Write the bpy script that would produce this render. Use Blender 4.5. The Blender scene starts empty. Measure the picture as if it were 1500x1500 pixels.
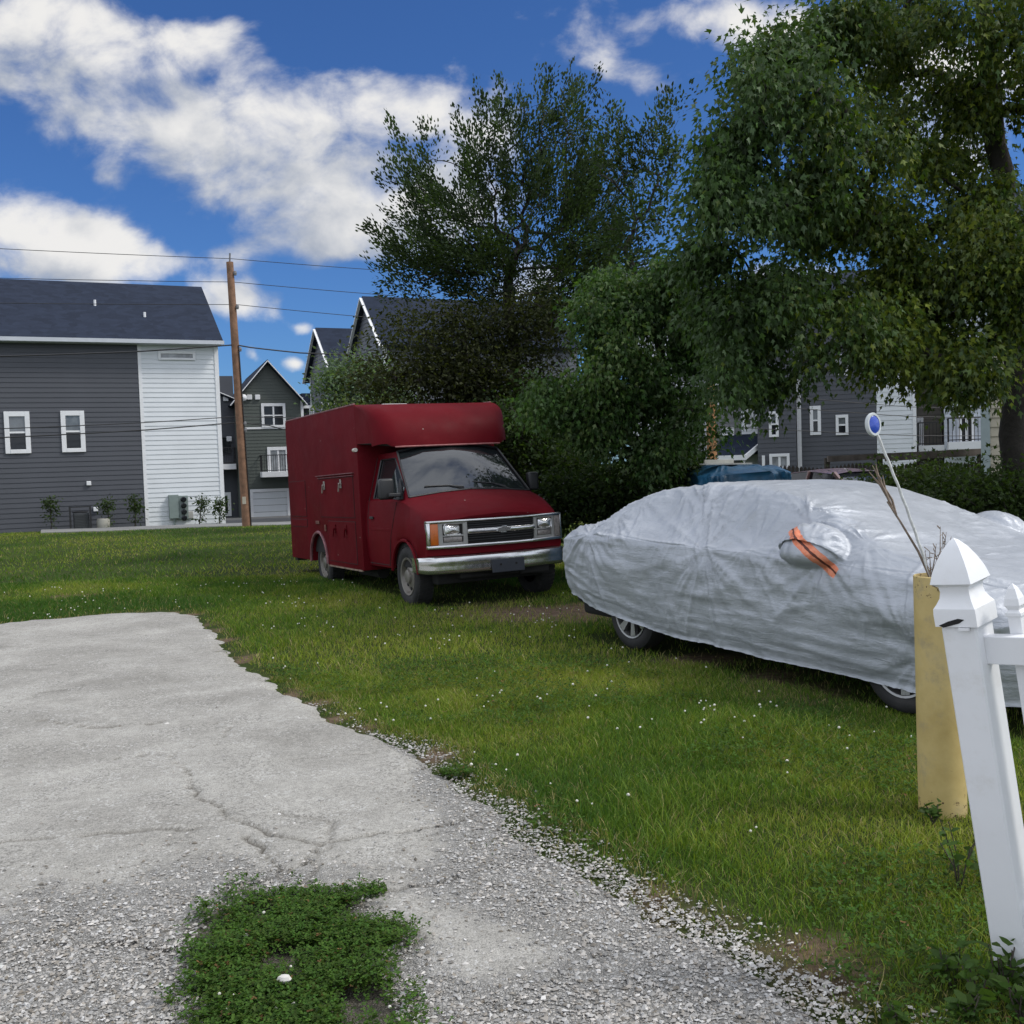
import bpy, bmesh, math, random
import numpy as np
from math import sin, cos, pi, radians, sqrt
from mathutils import Vector, Matrix, Euler

# ------------------------------------------------------------------ camera
S = bpy.context.scene
COL = S.collection
EYE = np.array([0.0, 0.0, 1.7])
PITCH, ROLL, FPX = radians(-2.63), radians(1.84), 1500.0
fwd = np.array([0, cos(PITCH), sin(PITCH)])
_r = np.array([1.0, 0, 0]); _u = np.cross(_r, fwd)
CR = cos(ROLL) * _r - sin(ROLL) * _u
CU = cos(ROLL) * _u + sin(ROLL) * _r
cam_d = bpy.data.cameras.new('camera'); cam = bpy.data.objects.new('camera', cam_d); COL.objects.link(cam)
cam.matrix_world = Matrix(((CR[0], CU[0], -fwd[0], EYE[0]), (CR[1], CU[1], -fwd[1], EYE[1]), (CR[2], CU[2], -fwd[2], EYE[2]), (0, 0, 0, 1)))
cam_d.sensor_width = 36; cam_d.lens = 36 * FPX / 1500; cam_d.clip_start = .05; cam_d.clip_end = 3000
S.camera = cam
S.view_settings.view_transform = 'Standard'; S.view_settings.look = 'None'
S.view_settings.gamma = 1; S.view_settings.exposure = 0.42
try:
    S.cycles.max_bounces = 6; S.cycles.transparent_max_bounces = 8; S.cycles.diffuse_bounces = 3
    S.cycles.glossy_bounces = 3; S.cycles.transmission_bounces = 4; S.cycles.use_denoising = True
except Exception: pass

def ray(px, py): return CR * ((px - 750) / FPX) + CU * ((750 - py) / FPX) + fwd
def at_z(px, py, z=0.0):
    d = ray(px, py); return EYE + d * ((z - EYE[2]) / d[2])
def at_y(px, py, Y):
    d = ray(px, py); return EYE + d * (Y / d[1])
def sky_uw(px, py):
    d = ray(px, py); return d[0] / d[1], d[2] / d[1]

# ------------------------------------------------------------------ light and sky
SUN_AZ, SUN_EL = radians(98), radians(50)      # azimuth measured from +Y towards +X
sun_d = bpy.data.lights.new('sun', 'SUN'); sun_d.energy = 1.75; sun_d.angle = radians(12); sun_d.color = (1, .955, .88)
sun = bpy.data.objects.new('sun', sun_d); COL.objects.link(sun); sun.location = (20, 10, 30)
sd = Vector((sin(SUN_AZ) * cos(SUN_EL), cos(SUN_AZ) * cos(SUN_EL), sin(SUN_EL)))
sun.rotation_euler = sd.to_track_quat('Z', 'Y').to_euler()

class NT:
    """small helper to write node trees"""
    def __init__(s, nt): s.nt = nt; s.n = nt.nodes; s.l = nt.links
    def node(s, t, **kw):
        n = s.n.new(t)
        for k, v in kw.items(): setattr(n, k, v)
        return n
    def put(s, sock, v):
        if v is None: return
        if hasattr(v, 'is_output') or isinstance(v, bpy.types.NodeSocket): s.l.new(v, sock)
        else: sock.default_value = v
    def math(s, op, a, b=None, c=None, clamp=False):
        n = s.node('ShaderNodeMath', operation=op, use_clamp=clamp)
        s.put(n.inputs[0], a); s.put(n.inputs[1], b); s.put(n.inputs[2], c)
        return n.outputs[0]
    def vmath(s, op, a, b=None):
        n = s.node('ShaderNodeVectorMath', operation=op); s.put(n.inputs[0], a); s.put(n.inputs[1], b)
        return n.outputs[0]
    def noise(s, vec, scale, detail=4, rough=.55, dist=0.0, out=0):
        n = s.node('ShaderNodeTexNoise'); s.put(n.inputs['Vector'], vec)
        n.inputs['Scale'].default_value = scale; n.inputs['Detail'].default_value = detail
        n.inputs['Roughness'].default_value = rough; n.inputs['Distortion'].default_value = dist
        return n.outputs[out]
    def voro(s, vec, scale, feature='F1', out=0, rnd=1.0):
        n = s.node('ShaderNodeTexVoronoi', feature=feature); s.put(n.inputs['Vector'], vec)
        n.inputs['Scale'].default_value = scale; n.inputs['Randomness'].default_value = rnd
        return n.outputs[out]
    def ramp(s, fac, stops):
        n = s.node('ShaderNodeValToRGB'); s.put(n.inputs[0], fac)
        e = n.color_ramp.elements
        while len(e) > 2: e.remove(e[-1])
        for i, (p, c) in enumerate(stops):
            x = e[i] if i < 2 else e.new(p)
            x.position = p; x.color = (c, c, c, 1) if not hasattr(c, '__len__') else (*c[:3], 1)
        return n.outputs[0]
    def mixc(s, fac, a, b, blend='MIX'):
        n = s.node('ShaderNodeMix', data_type='RGBA', blend_type=blend)
        s.put(n.inputs[0], fac)
        for k, v in ((6, a), (7, b)):
            s.put(n.inputs[k], (*v, 1) if isinstance(v, (tuple, list)) and len(v) == 3 else v)
        return n.outputs[2]
    def smooth(s, x, lo, hi):
        n = s.node('ShaderNodeMapRange', interpolation_type='SMOOTHSTEP'); s.put(n.inputs[0], x)
        n.inputs[1].default_value = lo; n.inputs[2].default_value = hi
        return n.outputs[0]
    def bump(s, h, strength=.5, dist=.01, normal=None):
        n = s.node('ShaderNodeBump'); s.put(n.inputs['Height'], h)
        n.inputs['Strength'].default_value = strength; n.inputs['Distance'].default_value = dist
        if normal is not None: s.put(n.inputs['Normal'], normal)
        return n.outputs[0]

world = bpy.data.worlds.new('World'); S.world = world; world.use_nodes = True
w = NT(world.node_tree); w.n.clear()
CLOUD_W = 0.66
def build_world():
    out = w.node('ShaderNodeOutputWorld'); bg = w.node('ShaderNodeBackground')
    sky = w.node('ShaderNodeTexSky', sky_type='NISHITA'); sky.sun_disc = False
    sky.sun_elevation = SUN_EL; sky.sun_rotation = SUN_AZ; sky.altitude = 200
    sky.air_density = 1.0; sky.dust_density = .35; sky.ozone_density = 3.2
    tc = w.node('ShaderNodeTexCoord'); sep = w.node('ShaderNodeSeparateXYZ'); w.l.new(tc.outputs['Generated'], sep.inputs[0])
    X, Y, Z = sep.outputs
    front = w.smooth(Y, .25, .55)
    Ys = w.math('MAXIMUM', Y, .08)
    u = w.math('DIVIDE', X, Ys); v = w.math('DIVIDE', Z, Ys)
    # cloud banks, given as ellipses on the dome: centre, half axes, turn, weight
    E = [((150, 110), 150, 95, .25, 1.0), ((60, 20), 90, 70, .6, .9), ((285, 65), 75, 35, -.1, .75), ((300, 205), 180, 75, .28, 1.05), ((455, 155), 120, 62, .15, 1.05),
         ((590, 150), 140, 45, -.05, .8), ((400, 265), 160, 55, .25, .95), ((520, 260), 110, 75, .1, 1.0), ((430, 335), 85, 58, -.3, .9),
         ((700, 140), 80, 55, -.4, .7), ((480, 320), 50, 28, 0, .8), ((620, 330), 120, 60, .2, 1.0), ((700, 240), 90, 70, 0, .8), ((510, 362), 55, 20, -.1, .8), ((350, 365), 45, 20, .1, .6),
         ((55, 345), 115, 55, .15, 1.2), ((175, 365), 95, 42, .2, 1.15), ((270, 385), 45, 18, .1, .8), ((60, 395), 160, 28, 0, 1.0), ((-120, 330), 130, 80, 0, 1.1),
         ((360, 445), 58, 34, .1, 1.2), ((325, 440), 40, 30, 0, .8), ((450, 485), 24, 11, 0, .85), ((428, 534), 20, 9, 0, .7), ((362, 528), 24, 12, 0, .55), ((157, 256), 26, 12, 0, .55),
         ((890, 95), 75, 30, .5, .66), ((970, 110), 70, 26, .5, .6), ((940, 20), 150, 45, 0, .80), ((1120, 30), 120, 60, 0, .8), ((690, 95), 30, 20, 0, .5),
         ((1370, 190), 120, 90, .2, .95), ((1400, 110), 150, 60, .1, .75), ((1100, 430), 260, 60, 0, .75), ((1400, 480), 220, 70, 0, .9), ((800, 420), 120, 40, 0, .7)]
    g = bpy.data.node_groups.new('cloud_density', 'ShaderNodeTree')
    g.interface.new_socket('P', in_out='INPUT', socket_type='NodeSocketVector'); g.interface.new_socket('D', in_out='OUTPUT', socket_type='NodeSocketFloat')
    q = NT(g); gi = q.node('NodeGroupInput'); go = q.node('NodeGroupOutput')
    sp = q.node('ShaderNodeSeparateXYZ'); q.l.new(gi.outputs[0], sp.inputs[0])
    wv = q.node('ShaderNodeTexNoise'); q.l.new(gi.outputs[0], wv.inputs['Vector']); wv.inputs['Scale'].default_value = 9; wv.inputs['Detail'].default_value = 3
    dv = q.vmath('MULTIPLY', q.vmath('SUBTRACT', wv.outputs['Color'], (.5, .5, .5)), (.10, .07, 0))
    pp = q.vmath('ADD', gi.outputs[0], dv)
    tot = None
    for (px, py), a, b, t, wt in E:
        u0, w0 = sky_uw(px, py)
        m = q.node('ShaderNodeMapping', vector_type='TEXTURE'); q.l.new(pp, m.inputs[0])
        m.inputs['Location'].default_value = (u0, w0, 0); m.inputs['Rotation'].default_value = (0, 0, -t)
        m.inputs['Scale'].default_value = (a / 1500 * 1.04, b / 1500 * 1.04, 1)
        flat = q.vmath('MULTIPLY', m.outputs[0], (1, 1, 0))
        ln = q.node('ShaderNodeVectorMath', operation='DOT_PRODUCT'); q.l.new(flat, ln.inputs[0]); q.l.new(flat, ln.inputs[1])
        e = q.math('MULTIPLY', q.math('POWER', 2.718, q.math('MULTIPLY', ln.outputs['Value'], -.9)), wt)
        tot = e if tot is None else q.math('SUBTRACT', q.math('ADD', tot, e), q.math('MULTIPLY', tot, q.math('MINIMUM', e, .999)))
    sv = q.vmath('MULTIPLY', gi.outputs[0], (1, 1.35, 1))
    n1 = q.noise(sv, 11, 10, .575, .25); n2 = q.noise(sv, 4.2, 4, .5)
    d = q.math('ADD', tot, q.math('MULTIPLY', q.math('SUBTRACT', n1, .5), 1.7))
    d = q.math('ADD', d, q.math('MULTIPLY', q.math('SUBTRACT', n2, .5), .35))
    q.l.new(d, go.inputs[0])
    def density(P):
        n = w.node('ShaderNodeGroup'); n.node_tree = g; w.l.new(P, n.inputs[0]); return n.outputs[0]
    front = w.math('MULTIPLY', front, w.math('SUBTRACT', 1, w.smooth(v, .55, .85)))
    front = w.math('MULTIPLY', front, w.math('SUBTRACT', 1, w.smooth(w.math('ABSOLUTE', u), .75, 1.1)))
    cb = w.node('ShaderNodeCombineXYZ'); w.put(cb.inputs[0], u); w.put(cb.inputs[1], v)
    P0 = cb.outputs[0]
    D0 = density(P0); D1 = density(w.vmath('ADD', P0, (.030, .048, 0)))
    mask_f = w.smooth(D0, .46, 1.06)
    lit = w.math('ADD', .74, w.math('MULTIPLY', w.math('SUBTRACT', D0, D1), .62))
    thick = w.smooth(D0, .6, 1.5)
    lit = w.math('SUBTRACT', lit, w.math('MULTIPLY', thick, .30))
    lit = w.math('MINIMUM', w.math('MAXIMUM', lit, .34), 1.08)
    # the rest of the dome (behind and above): unseen bright cloud added to light shaded fronts
    zz = w.math('ADD', w.math('ABSOLUTE', Z), .25)
    cb2 = w.node('ShaderNodeCombineXYZ'); w.put(cb2.inputs[0], w.math('DIVIDE', X, zz)); w.put(cb2.inputs[1], w.math('DIVIDE', Y, zz))
    nb = w.noise(cb2.outputs[0], 1.6, 7, .6, .2)
    mask_b = w.math('MULTIPLY', w.smooth(nb, .28, .50), .92)
    mask = w.math('ADD', w.math('MULTIPLY', mask_f, front), w.math('MULTIPLY', mask_b, w.math('SUBTRACT', 1, front)))
    low = w.smooth(Z, -.02, .06)
    mask = w.math('MULTIPLY', mask, w.math('ADD', .25, w.math('MULTIPLY', low, .72)))
    ccol = w.mixc(w.smooth(lit, .38, 1.0), (.40, .455, .56), (1.0, .985, .96))
    sk = w.node('ShaderNodeVectorMath', operation='MULTIPLY'); w.l.new(sky.outputs[0], sk.inputs[0]); sk.inputs[1].default_value = (.029, .048, .077)
    ccol = w.mixc(front, (.945, .985, 1.06), ccol)
    gain = w.math('ADD', w.math('MULTIPLY', front, CLOUD_W), w.math('MULTIPLY', w.math('SUBTRACT', 1, front), w.math('ADD', .62, w.math('MULTIPLY', nb, .62))))
    cl = w.node('ShaderNodeVectorMath', operation='SCALE'); w.l.new(ccol, cl.inputs[0]); w.l.new(gain, cl.inputs[3]); cl = cl.outputs[0]
    c = w.mixc(mask, sk.outputs[0], cl)
    w.l.new(c, bg.inputs[0]); bg.inputs[1].default_value = 1.0
    w.l.new(bg.outputs[0], out.inputs[0])
build_world()
# ------------------------------------------------------------------ numeric noise
def _hash(ix, iy, seed):
    h = (ix.astype(np.int64) * 374761393 + iy.astype(np.int64) * 668265263 + seed * 974711) & 0x7fffffff
    h = ((h ^ (h >> 13)) * 1274126177) & 0x7fffffff
    return ((h ^ (h >> 16)) & 0xffff) / 65535.0
def vnoise(x, y, seed=0):
    x = np.asarray(x, float); y = np.asarray(y, float)
    ix = np.floor(x); iy = np.floor(y); fx = x - ix; fy = y - iy
    fx = fx * fx * fx * (fx * (fx * 6 - 15) + 10); fy = fy * fy * fy * (fy * (fy * 6 - 15) + 10)
    a = _hash(ix, iy, seed); b = _hash(ix + 1, iy, seed); c = _hash(ix, iy + 1, seed); d = _hash(ix + 1, iy + 1, seed)
    return (a + (b - a) * fx) * (1 - fy) + (c + (d - c) * fx) * fy
def fbm(x, y, seed=0, oct=4, gain=.5):
    t = 0; a = 1; s = 0
    for o in range(oct):
        t = t + a * vnoise(x * 2 ** o + 17.3 * o, y * 2 ** o - 9.1 * o, seed + o); s += a; a *= gain
    return t / s
def ridged(x, y, seed=0, oct=3, gain=.5):
    t = 0; a = 1; s = 0
    for o in range(oct):
        t = t + a * (1 - np.abs(2 * vnoise(x * 2 ** o + 5.7 * o, y * 2 ** o + 3.3 * o, seed + o) - 1)); s += a; a *= gain
    return t / s
def sstep(x, a, b):
    t = np.clip((np.asarray(x, float) - a) / (b - a), 0, 1); return t * t * (3 - 2 * t)

# ------------------------------------------------------------------ objects and meshes
def link(name, me, mat=None, parent=None):
    o = bpy.data.objects.new(name, me); COL.objects.link(o)
    if mat is not None: me.materials.append(mat)
    if parent is not None: o.parent = parent
    return o
def tag(o, label, cat, group=None, kind=None):
    if label: o['label'] = label
    if cat: o['category'] = cat
    if group: o['group'] = group
    if kind: o['kind'] = kind
    return o
def thing(name, label, cat, loc=(0, 0, 0), rot=(0, 0, 0), group=None):
    o = bpy.data.objects.new(name, None); COL.objects.link(o); o.empty_display_size = .2
    o.location = loc; o.rotation_euler = rot
    return tag(o, label, cat, group)
def fast_mesh(name, V, F, mat, parent=None, col=None, smooth=False, attrs=None):
    """V (n,3), F (m,k) of equal corner count"""
    V = np.asarray(V, np.float32); F = np.asarray(F, np.int32); m, k = F.shape
    me = bpy.data.meshes.new(name)
    me.vertices.add(len(V)); me.vertices.foreach_set('co', V.ravel())
    me.loops.add(m * k); me.loops.foreach_set('vertex_index', F.ravel())
    me.polygons.add(m); me.polygons.foreach_set('loop_start', np.arange(0, m * k, k, dtype=np.int32))
    try: me.polygons.foreach_set('loop_total', np.full(m, k, np.int32))
    except Exception: pass
    if col is not None:
        a = me.color_attributes.new('Col', 'FLOAT_COLOR', 'POINT')
        c = np.ones((len(V), 4), np.float32); c[:, :3] = col; a.data.foreach_set('color', c.ravel())
    for an, av in (attrs or {}).items():
        a = me.attributes.new(an, 'FLOAT', 'POINT'); a.data.foreach_set('value', np.asarray(av, np.float32))
    me.polygons.foreach_set('use_smooth', np.full(m, smooth, bool))
    me.update(calc_edges=True); me.validate()
    return link(name, me, mat, parent)
def grid_faces(nu, nv, closed_v=False):
    i = np.arange(nu - 1)[:, None]; j = np.arange(nv if closed_v else nv - 1)[None, :]; j2 = (j + 1) % nv
    return np.stack([i * nv + j + 0 * j, (i + 1) * nv + j, (i + 1) * nv + j2 + 0 * i, i * nv + j2], -1).reshape(-1, 4)

class MB:
    def __init__(s): s.v = []; s.f = []
    def add(s, V, F):
        b = len(s.v); s.v += [tuple(map(float, p)) for p in V]; s.f += [tuple(int(i) + b for i in f) for f in F]; return s
    def box(s, c, d, rz=0, M=None):
        x, y, z = (k / 2 for k in d)
        P = [Vector(p) for p in ((-x, -y, -z), (x, -y, -z), (x, y, -z), (-x, y, -z), (-x, -y, z), (x, -y, z), (x, y, z), (-x, y, z))]
        R = M if M is not None else Matrix.Rotation(rz, 3, 'Z')
        return s.add([R @ p + Vector(c) for p in P], [(3, 2, 1, 0), (4, 5, 6, 7), (0, 1, 5, 4), (1, 2, 6, 5), (2, 3, 7, 6), (3, 0, 4, 7)])
    def b2(s, x0, x1, y0, y1, z0, z1): return s.box(((x0 + x1) / 2, (y0 + y1) / 2, (z0 + z1) / 2), (x1 - x0, y1 - y0, z1 - z0))
    def bar(s, a, b, wx, wy, up=(0, 0, 1)):
        a = Vector(a); b = Vector(b); d = (b - a); L = d.length; d.normalize(); up = Vector(up)
        x = d.cross(up)
        if x.length < 1e-4: x = d.cross(Vector((1, 0, 0)))
        x.normalize(); y = x.cross(d)
        return s.box((a + b) / 2, (wx, L, wy), M=Matrix((x, d, y)).transposed())
    def tube(s, path, r, n=8, cap=True):
        path = [Vector(p) for p in path]; m = len(path); rr = r if hasattr(r, '__len__') else [r] * m
        ref = Vector((0, 0, 1)); V = []
        for i, p in enumerate(path):
            t = (path[min(i + 1, m - 1)] - path[max(i - 1, 0)]).normalized()
            if abs(t.dot(ref)) > .95: ref = Vector((1, 0, 0)) if abs(t.x) < .9 else Vector((0, 1, 0))
            a = t.cross(ref).normalized(); b = a.cross(t)
            V += [p + (a * cos(2 * pi * k / n) + b * sin(2 * pi * k / n)) * rr[i] for k in range(n)]
        F = [(i * n + k, i * n + (k + 1) % n, (i + 1) * n + (k + 1) % n, (i + 1) * n + k) for i in range(m - 1) for k in range(n)]
        if cap: F += [tuple(range(n - 1, -1, -1)), tuple((m - 1) * n + k for k in range(n))]
        return s.add(V, F)
    def lathe(s, prof, n=32, axis='Z', c=(0, 0, 0)):
        """prof: (radius, height) pairs, turned about axis through c"""
        V = []
        for r, h in prof:
            for k in range(n):
                a = 2 * pi * k / n; p = (r * cos(a), r * sin(a), h)
                if axis == 'Y': p = (p[0], p[2], p[1])
                if axis == 'X': p = (p[2], p[0], p[1])
                V.append((p[0] + c[0], p[1] + c[1], p[2] + c[2]))
        F = [(i * n + k, i * n + (k + 1) % n, (i + 1) * n + (k + 1) % n, (i + 1) * n + k) for i in range(len(prof) - 1) for k in range(n)]
        return s.add(V, F)
    def prism(s, poly, t, axis='Y', o=0.0):
        """2-D polygon extruded: axis Y uses (x,z), axis X uses (y,z), axis Z uses (x,y)"""
        def pt(a, b, h): return (a, h, b) if axis == 'Y' else (h, a, b) if axis == 'X' else (a, b, h)
        n = len(poly)
        V = [pt(a, b, o) for a, b in poly] + [pt(a, b, o + t) for a, b in poly]
        return s.add(V, [tuple(range(n - 1, -1, -1)), tuple(range(n, 2 * n))] + [(i, (i + 1) % n, n + (i + 1) % n, n + i) for i in range(n)])
    def grid(s, P, closed_v=False):
        P = np.asarray(P); nu, nv = P.shape[:2]
        return s.add(P.reshape(-1, 3), grid_faces(nu, nv, closed_v))
    def build(s, name, mat, parent=None, smooth=None, bevel=0, seg=2, fix=True):
        me = bpy.data.meshes.new(name); me.from_pydata(s.v, [], s.f); me.update()
        if fix or bevel:
            bm = bmesh.new(); bm.from_mesh(me)
            if bevel:
                ed = [e for e in bm.edges if len(e.link_faces) == 2 and e.calc_face_angle(0) > .5]
                bmesh.ops.bevel(bm, geom=ed, offset=bevel, segments=seg, affect='EDGES', clamp_overlap=True, profile=.5)
            bmesh.ops.recalc_face_normals(bm, faces=bm.faces); bm.to_mesh(me); bm.free()
        if smooth is not None:
            me.polygons.foreach_set('use_smooth', [True] * len(me.polygons))
            try: me.set_sharp_from_angle(angle=radians(smooth))
            except Exception: pass
        return link(name, me, mat, parent)

def build_each(mb, name, m, parent=None, smooth=None, bevel=0, seg=2):
    """every loose piece of mb becomes an object of its own"""
    pr = list(range(len(mb.v)))
    def find(a):
        while pr[a] != a: pr[a] = pr[pr[a]]; a = pr[a]
        return a
    for f in mb.f:
        r0 = find(f[0])
        for k in f[1:]: pr[find(k)] = r0
    gr = {}
    for f in mb.f: gr.setdefault(find(f[0]), []).append(f)
    out = []
    for fs in gr.values():
        ids = sorted({k for f in fs for k in f}); mp = {k: i for i, k in enumerate(ids)}; q = MB()
        q.v = [mb.v[k] for k in ids]; q.f = [tuple(mp[k] for k in f) for f in fs]; out.append(q.build(name, m, parent, smooth, bevel, seg))
    return out

# ------------------------------------------------------------------ materials
def principled(name):
    m = bpy.data.materials.new(name); m.use_nodes = True
    t = NT(m.node_tree); b = t.n['Principled BSDF']
    return m, t, b
def mat(name, c, rough=.5, metal=0.0, var=.12, vscale=3.0, bump=0.0, bscale=40.0, bdist=.01, spec=.5, dirt=0.0, dcol=(.12, .10, .08), dscale=2.0, coat=0.0):
    m, t, b = principled(name); tc = t.node('ShaderNodeTexCoord').outputs['Object']
    col = (*c, 1)
    if var:
        n = t.noise(tc, vscale, 5, .6)
        lo = tuple(x * (1 - var) for x in c); hi = tuple(min(1, x * (1 + var)) for x in c)
        col = t.ramp(n, [(.3, lo), (.7, hi)])
    if dirt:
        d = t.math('MULTIPLY', t.smooth(t.noise(tc, dscale, 7, .68), .52, .74), dirt); col = t.mixc(d, col, dcol)
    t.put(b.inputs['Base Color'], col); b.inputs['Metallic'].default_value = metal
    b.inputs['Specular IOR Level'].default_value = spec; b.inputs['Coat Weight'].default_value = coat
    r = t.ramp(t.noise(tc, vscale * 4, 3), [(.3, max(0, rough - .07)), (.7, min(1, rough + .07))])
    t.put(b.inputs['Roughness'], r)
    if bump: t.put(b.inputs['Normal'], t.bump(t.noise(tc, bscale, 4, .6), bump, bdist))
    return m
def leaf_mat(name, back=1.0, trans=.35, rough=.5):
    m, t, b = principled(name); a = t.node('ShaderNodeVertexColor', layer_name='Col').outputs[0]
    g = t.node('ShaderNodeNewGeometry')
    c = a
    if back != 1.0: c = t.mixc(g.outputs['Backfacing'], a, t.mixc(.22, a, (.24, .32, .20)))
    t.put(b.inputs['Base Color'], c); b.inputs['Roughness'].default_value = rough; b.inputs['Specular IOR Level'].default_value = .14
    tr = t.node('ShaderNodeBsdfTranslucent'); t.put(tr.inputs[0], t.mixc(1.0, a, (1.6, 1.75, .5), 'MULTIPLY'))
    mx = t.node('ShaderNodeMixShader'); mx.inputs[0].default_value = trans
    t.l.new(b.outputs[0], mx.inputs[1]); t.l.new(tr.outputs[0], mx.inputs[2]); t.l.new(mx.outputs[0], t.n['Material Output'].inputs[0])
    return m
def glass_mat(name, tint=(.62, .68, .68), see=.55, rough=.02, ior=1.9):
    m, t, b = principled(name)
    b.inputs['Base Color'].default_value = (.02, .025, .028, 1); b.inputs['Roughness'].default_value = rough; b.inputs['IOR'].default_value = ior
    tr = t.node('ShaderNodeBsdfTransparent'); tr.inputs[0].default_value = (*tint, 1)
    lw = t.node('ShaderNodeLayerWeight'); lw.inputs[0].default_value = .3
    f = t.math('MULTIPLY', t.math('SUBTRACT', 1, lw.outputs['Fresnel']), see)
    mx = t.node('ShaderNodeMixShader'); t.put(mx.inputs[0], f)
    t.l.new(b.outputs[0], mx.inputs[1]); t.l.new(tr.outputs[0], mx.inputs[2]); t.l.new(mx.outputs[0], t.n['Material Output'].inputs[0])
    return m
M = {}
M['white_vinyl'] = mat('white_vinyl', (.79, .80, .82), .40, var=.03, dirt=.55, dcol=(.56, .54, .49), dscale=3.5, bump=.04, bscale=60)
M['white_trim'] = mat('white_trim', (.74, .75, .77), .5, var=.05)
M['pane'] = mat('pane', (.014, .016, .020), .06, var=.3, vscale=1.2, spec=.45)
M['pane_sky_paint'] = mat('pane_painted_reflection', (.13, .145, .16), .05, var=.35, vscale=1.6, spec=.8)  # upper sash: pale base colour stands in for reflected sky
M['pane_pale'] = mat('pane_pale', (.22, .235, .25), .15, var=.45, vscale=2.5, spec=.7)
M['black_metal'] = mat('black_metal', (.018, .018, .02), .45, var=.2)
M['rubber'] = mat('rubber', (.018, .018, .019), .8, var=.3, vscale=8, bump=.3, bscale=90, dirt=.5, dcol=(.06, .055, .05))
M['dark_plastic'] = mat('dark_plastic', (.02, .021, .023), .5, var=.2)
M['under'] = mat('underbody', (.012, .012, .012), .9, var=.3)
M['wood_pole'] = mat('wood_pole', (.21, .115, .07), .85, var=.35, vscale=5, bump=.5, bscale=25, dirt=.5, dcol=(.12, .085, .06))
M['bark'] = mat('bark', (.055, .045, .036), .95, var=.4, vscale=6, bump=.8, bscale=18, bdist=.03)
M['bark_dark'] = mat('bark_dark', (.03, .026, .022), .95, var=.4, vscale=6, bump=.6, bscale=18, bdist=.03)
# ------------------------------------------------------------------ ground
rng = np.random.default_rng(7)
def gz(x, y):
    return -0.04 * (np.clip(np.asarray(y, float), 32, 72) - 32) + .035 * (fbm(np.asarray(x) * .35, np.asarray(y) * .35, 3, 2) - .5) * sstep(y, 8, 13)

def poly_dist(px, py, poly):
    """signed distance to polygon, positive inside"""
    px = np.asarray(px, float); py = np.asarray(py, float)
    d = np.full(px.shape, 1e9); ins = np.zeros(px.shape, bool); n = len(poly)
    for i in range(n):
        (x0, y0), (x1, y1) = poly[i], poly[(i + 1) % n]
        ex, ey = x1 - x0, y1 - y0; t = np.clip(((px - x0) * ex + (py - y0) * ey) / (ex * ex + ey * ey), 0, 1)
        d = np.minimum(d, np.hypot(px - x0 - t * ex, py - y0 - t * ey))
        c = (y0 > py) != (y1 > py); xi = x0 + (py - y0) / ((y1 - y0) if y1 != y0 else 1e-9) * ex
        ins ^= c & (px < xi)
    return np.where(ins, d, -d)
def line_dist(px, py, pts):
    d = np.full(np.shape(px), 1e9)
    for (x0, y0), (x1, y1) in zip(pts[:-1], pts[1:]):
        ex, ey = x1 - x0, y1 - y0; t = np.clip(((px - x0) * ex + (py - y0) * ey) / (ex * ex + ey * ey), 0, 1)
        d = np.minimum(d, np.hypot(px - x0 - t * ex, py - y0 - t * ey))
    return d
DRIVE = [(-16, 11.3), (-6.13, 12.11), (-5.2, 12.7), (-4.34, 12.84), (-3.75, 12.3), (-3.09, 10.57), (-2.2, 8.65), (-1.43, 7.33), (-.9, 6.5), (-.44, 5.86), (-.05, 5.0), (.25, 4.39), (.52, 3.88), (.82, 3.42), (1.02, 2.95), (1.35, 2.2), (1.6, -4), (-16, -4)]
CLOVER = [at_z(*p)[:2] for p in ((272, 1352), (300, 1322), (360, 1312), (430, 1298), (490, 1308), (560, 1335), (590, 1385), (566, 1440), (590, 1500), (600, 1560), (300, 1560), (318, 1500), (306, 1440), (300, 1390))]
CRACKS = [[(150, 1118), (215, 1108), (250, 1110), (270, 1125), (280, 1155), (300, 1180), (330, 1200), (370, 1215), (420, 1235), (470, 1245), (530, 1232), (600, 1222), (640, 1215)],
          [(-60, 1246), (0, 1240), (100, 1230), (200, 1226), (290, 1222)], [(470, 1245), (440, 1275), (400, 1290), (330, 1305)], [(365, 1234), (395, 1255), (410, 1285)],
          [(0, 1380), (90, 1385), (180, 1380), (260, 1395)], [(560, 1310), (620, 1300), (680, 1280)], [(60, 1060), (140, 1070), (240, 1062)], [(640, 1215), (700, 1190), (760, 1185)]]
CRACKS = [[tuple(at_z(*p)[:2]) for p in c] for c in CRACKS]
def drive_sd(x, y):
    s = poly_dist(x, y, DRIVE)
    return s + .24 * (fbm(x * 2.4, y * 2.4, 11, 4) - .5) + .12 * (fbm(x * 9, y * 9, 12, 3) - .5)
def clover_sd(x, y): return poly_dist(x, y, CLOVER) + .34 * (fbm(x * 5, y * 5, 21, 4) - .5) - .02
def gravel_w(x, y):
    """how loose the surface is: 0 concrete, 1 loose stone"""
    s = poly_dist(x, y, DRIVE)
    edge = 1 - sstep(s, .0, 1.15 * np.clip((6.4 - y) / 2.4, 0, 1) + .10)
    near = 1 - sstep(y + .25 * np.clip(x + .2, -1.2, 0) + 1.5 * (fbm(x * 1.1, y * 1.1, 33, 3) - .5), 2.9, 4.3)
    n = fbm(x * 1.7, y * 1.7, 31, 4)
    return np.clip(np.maximum(edge * (1 - sstep(y, 6.0, 8.5) * .8), near) * 1.25 - .62 + n * .95, 0, 1)
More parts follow.
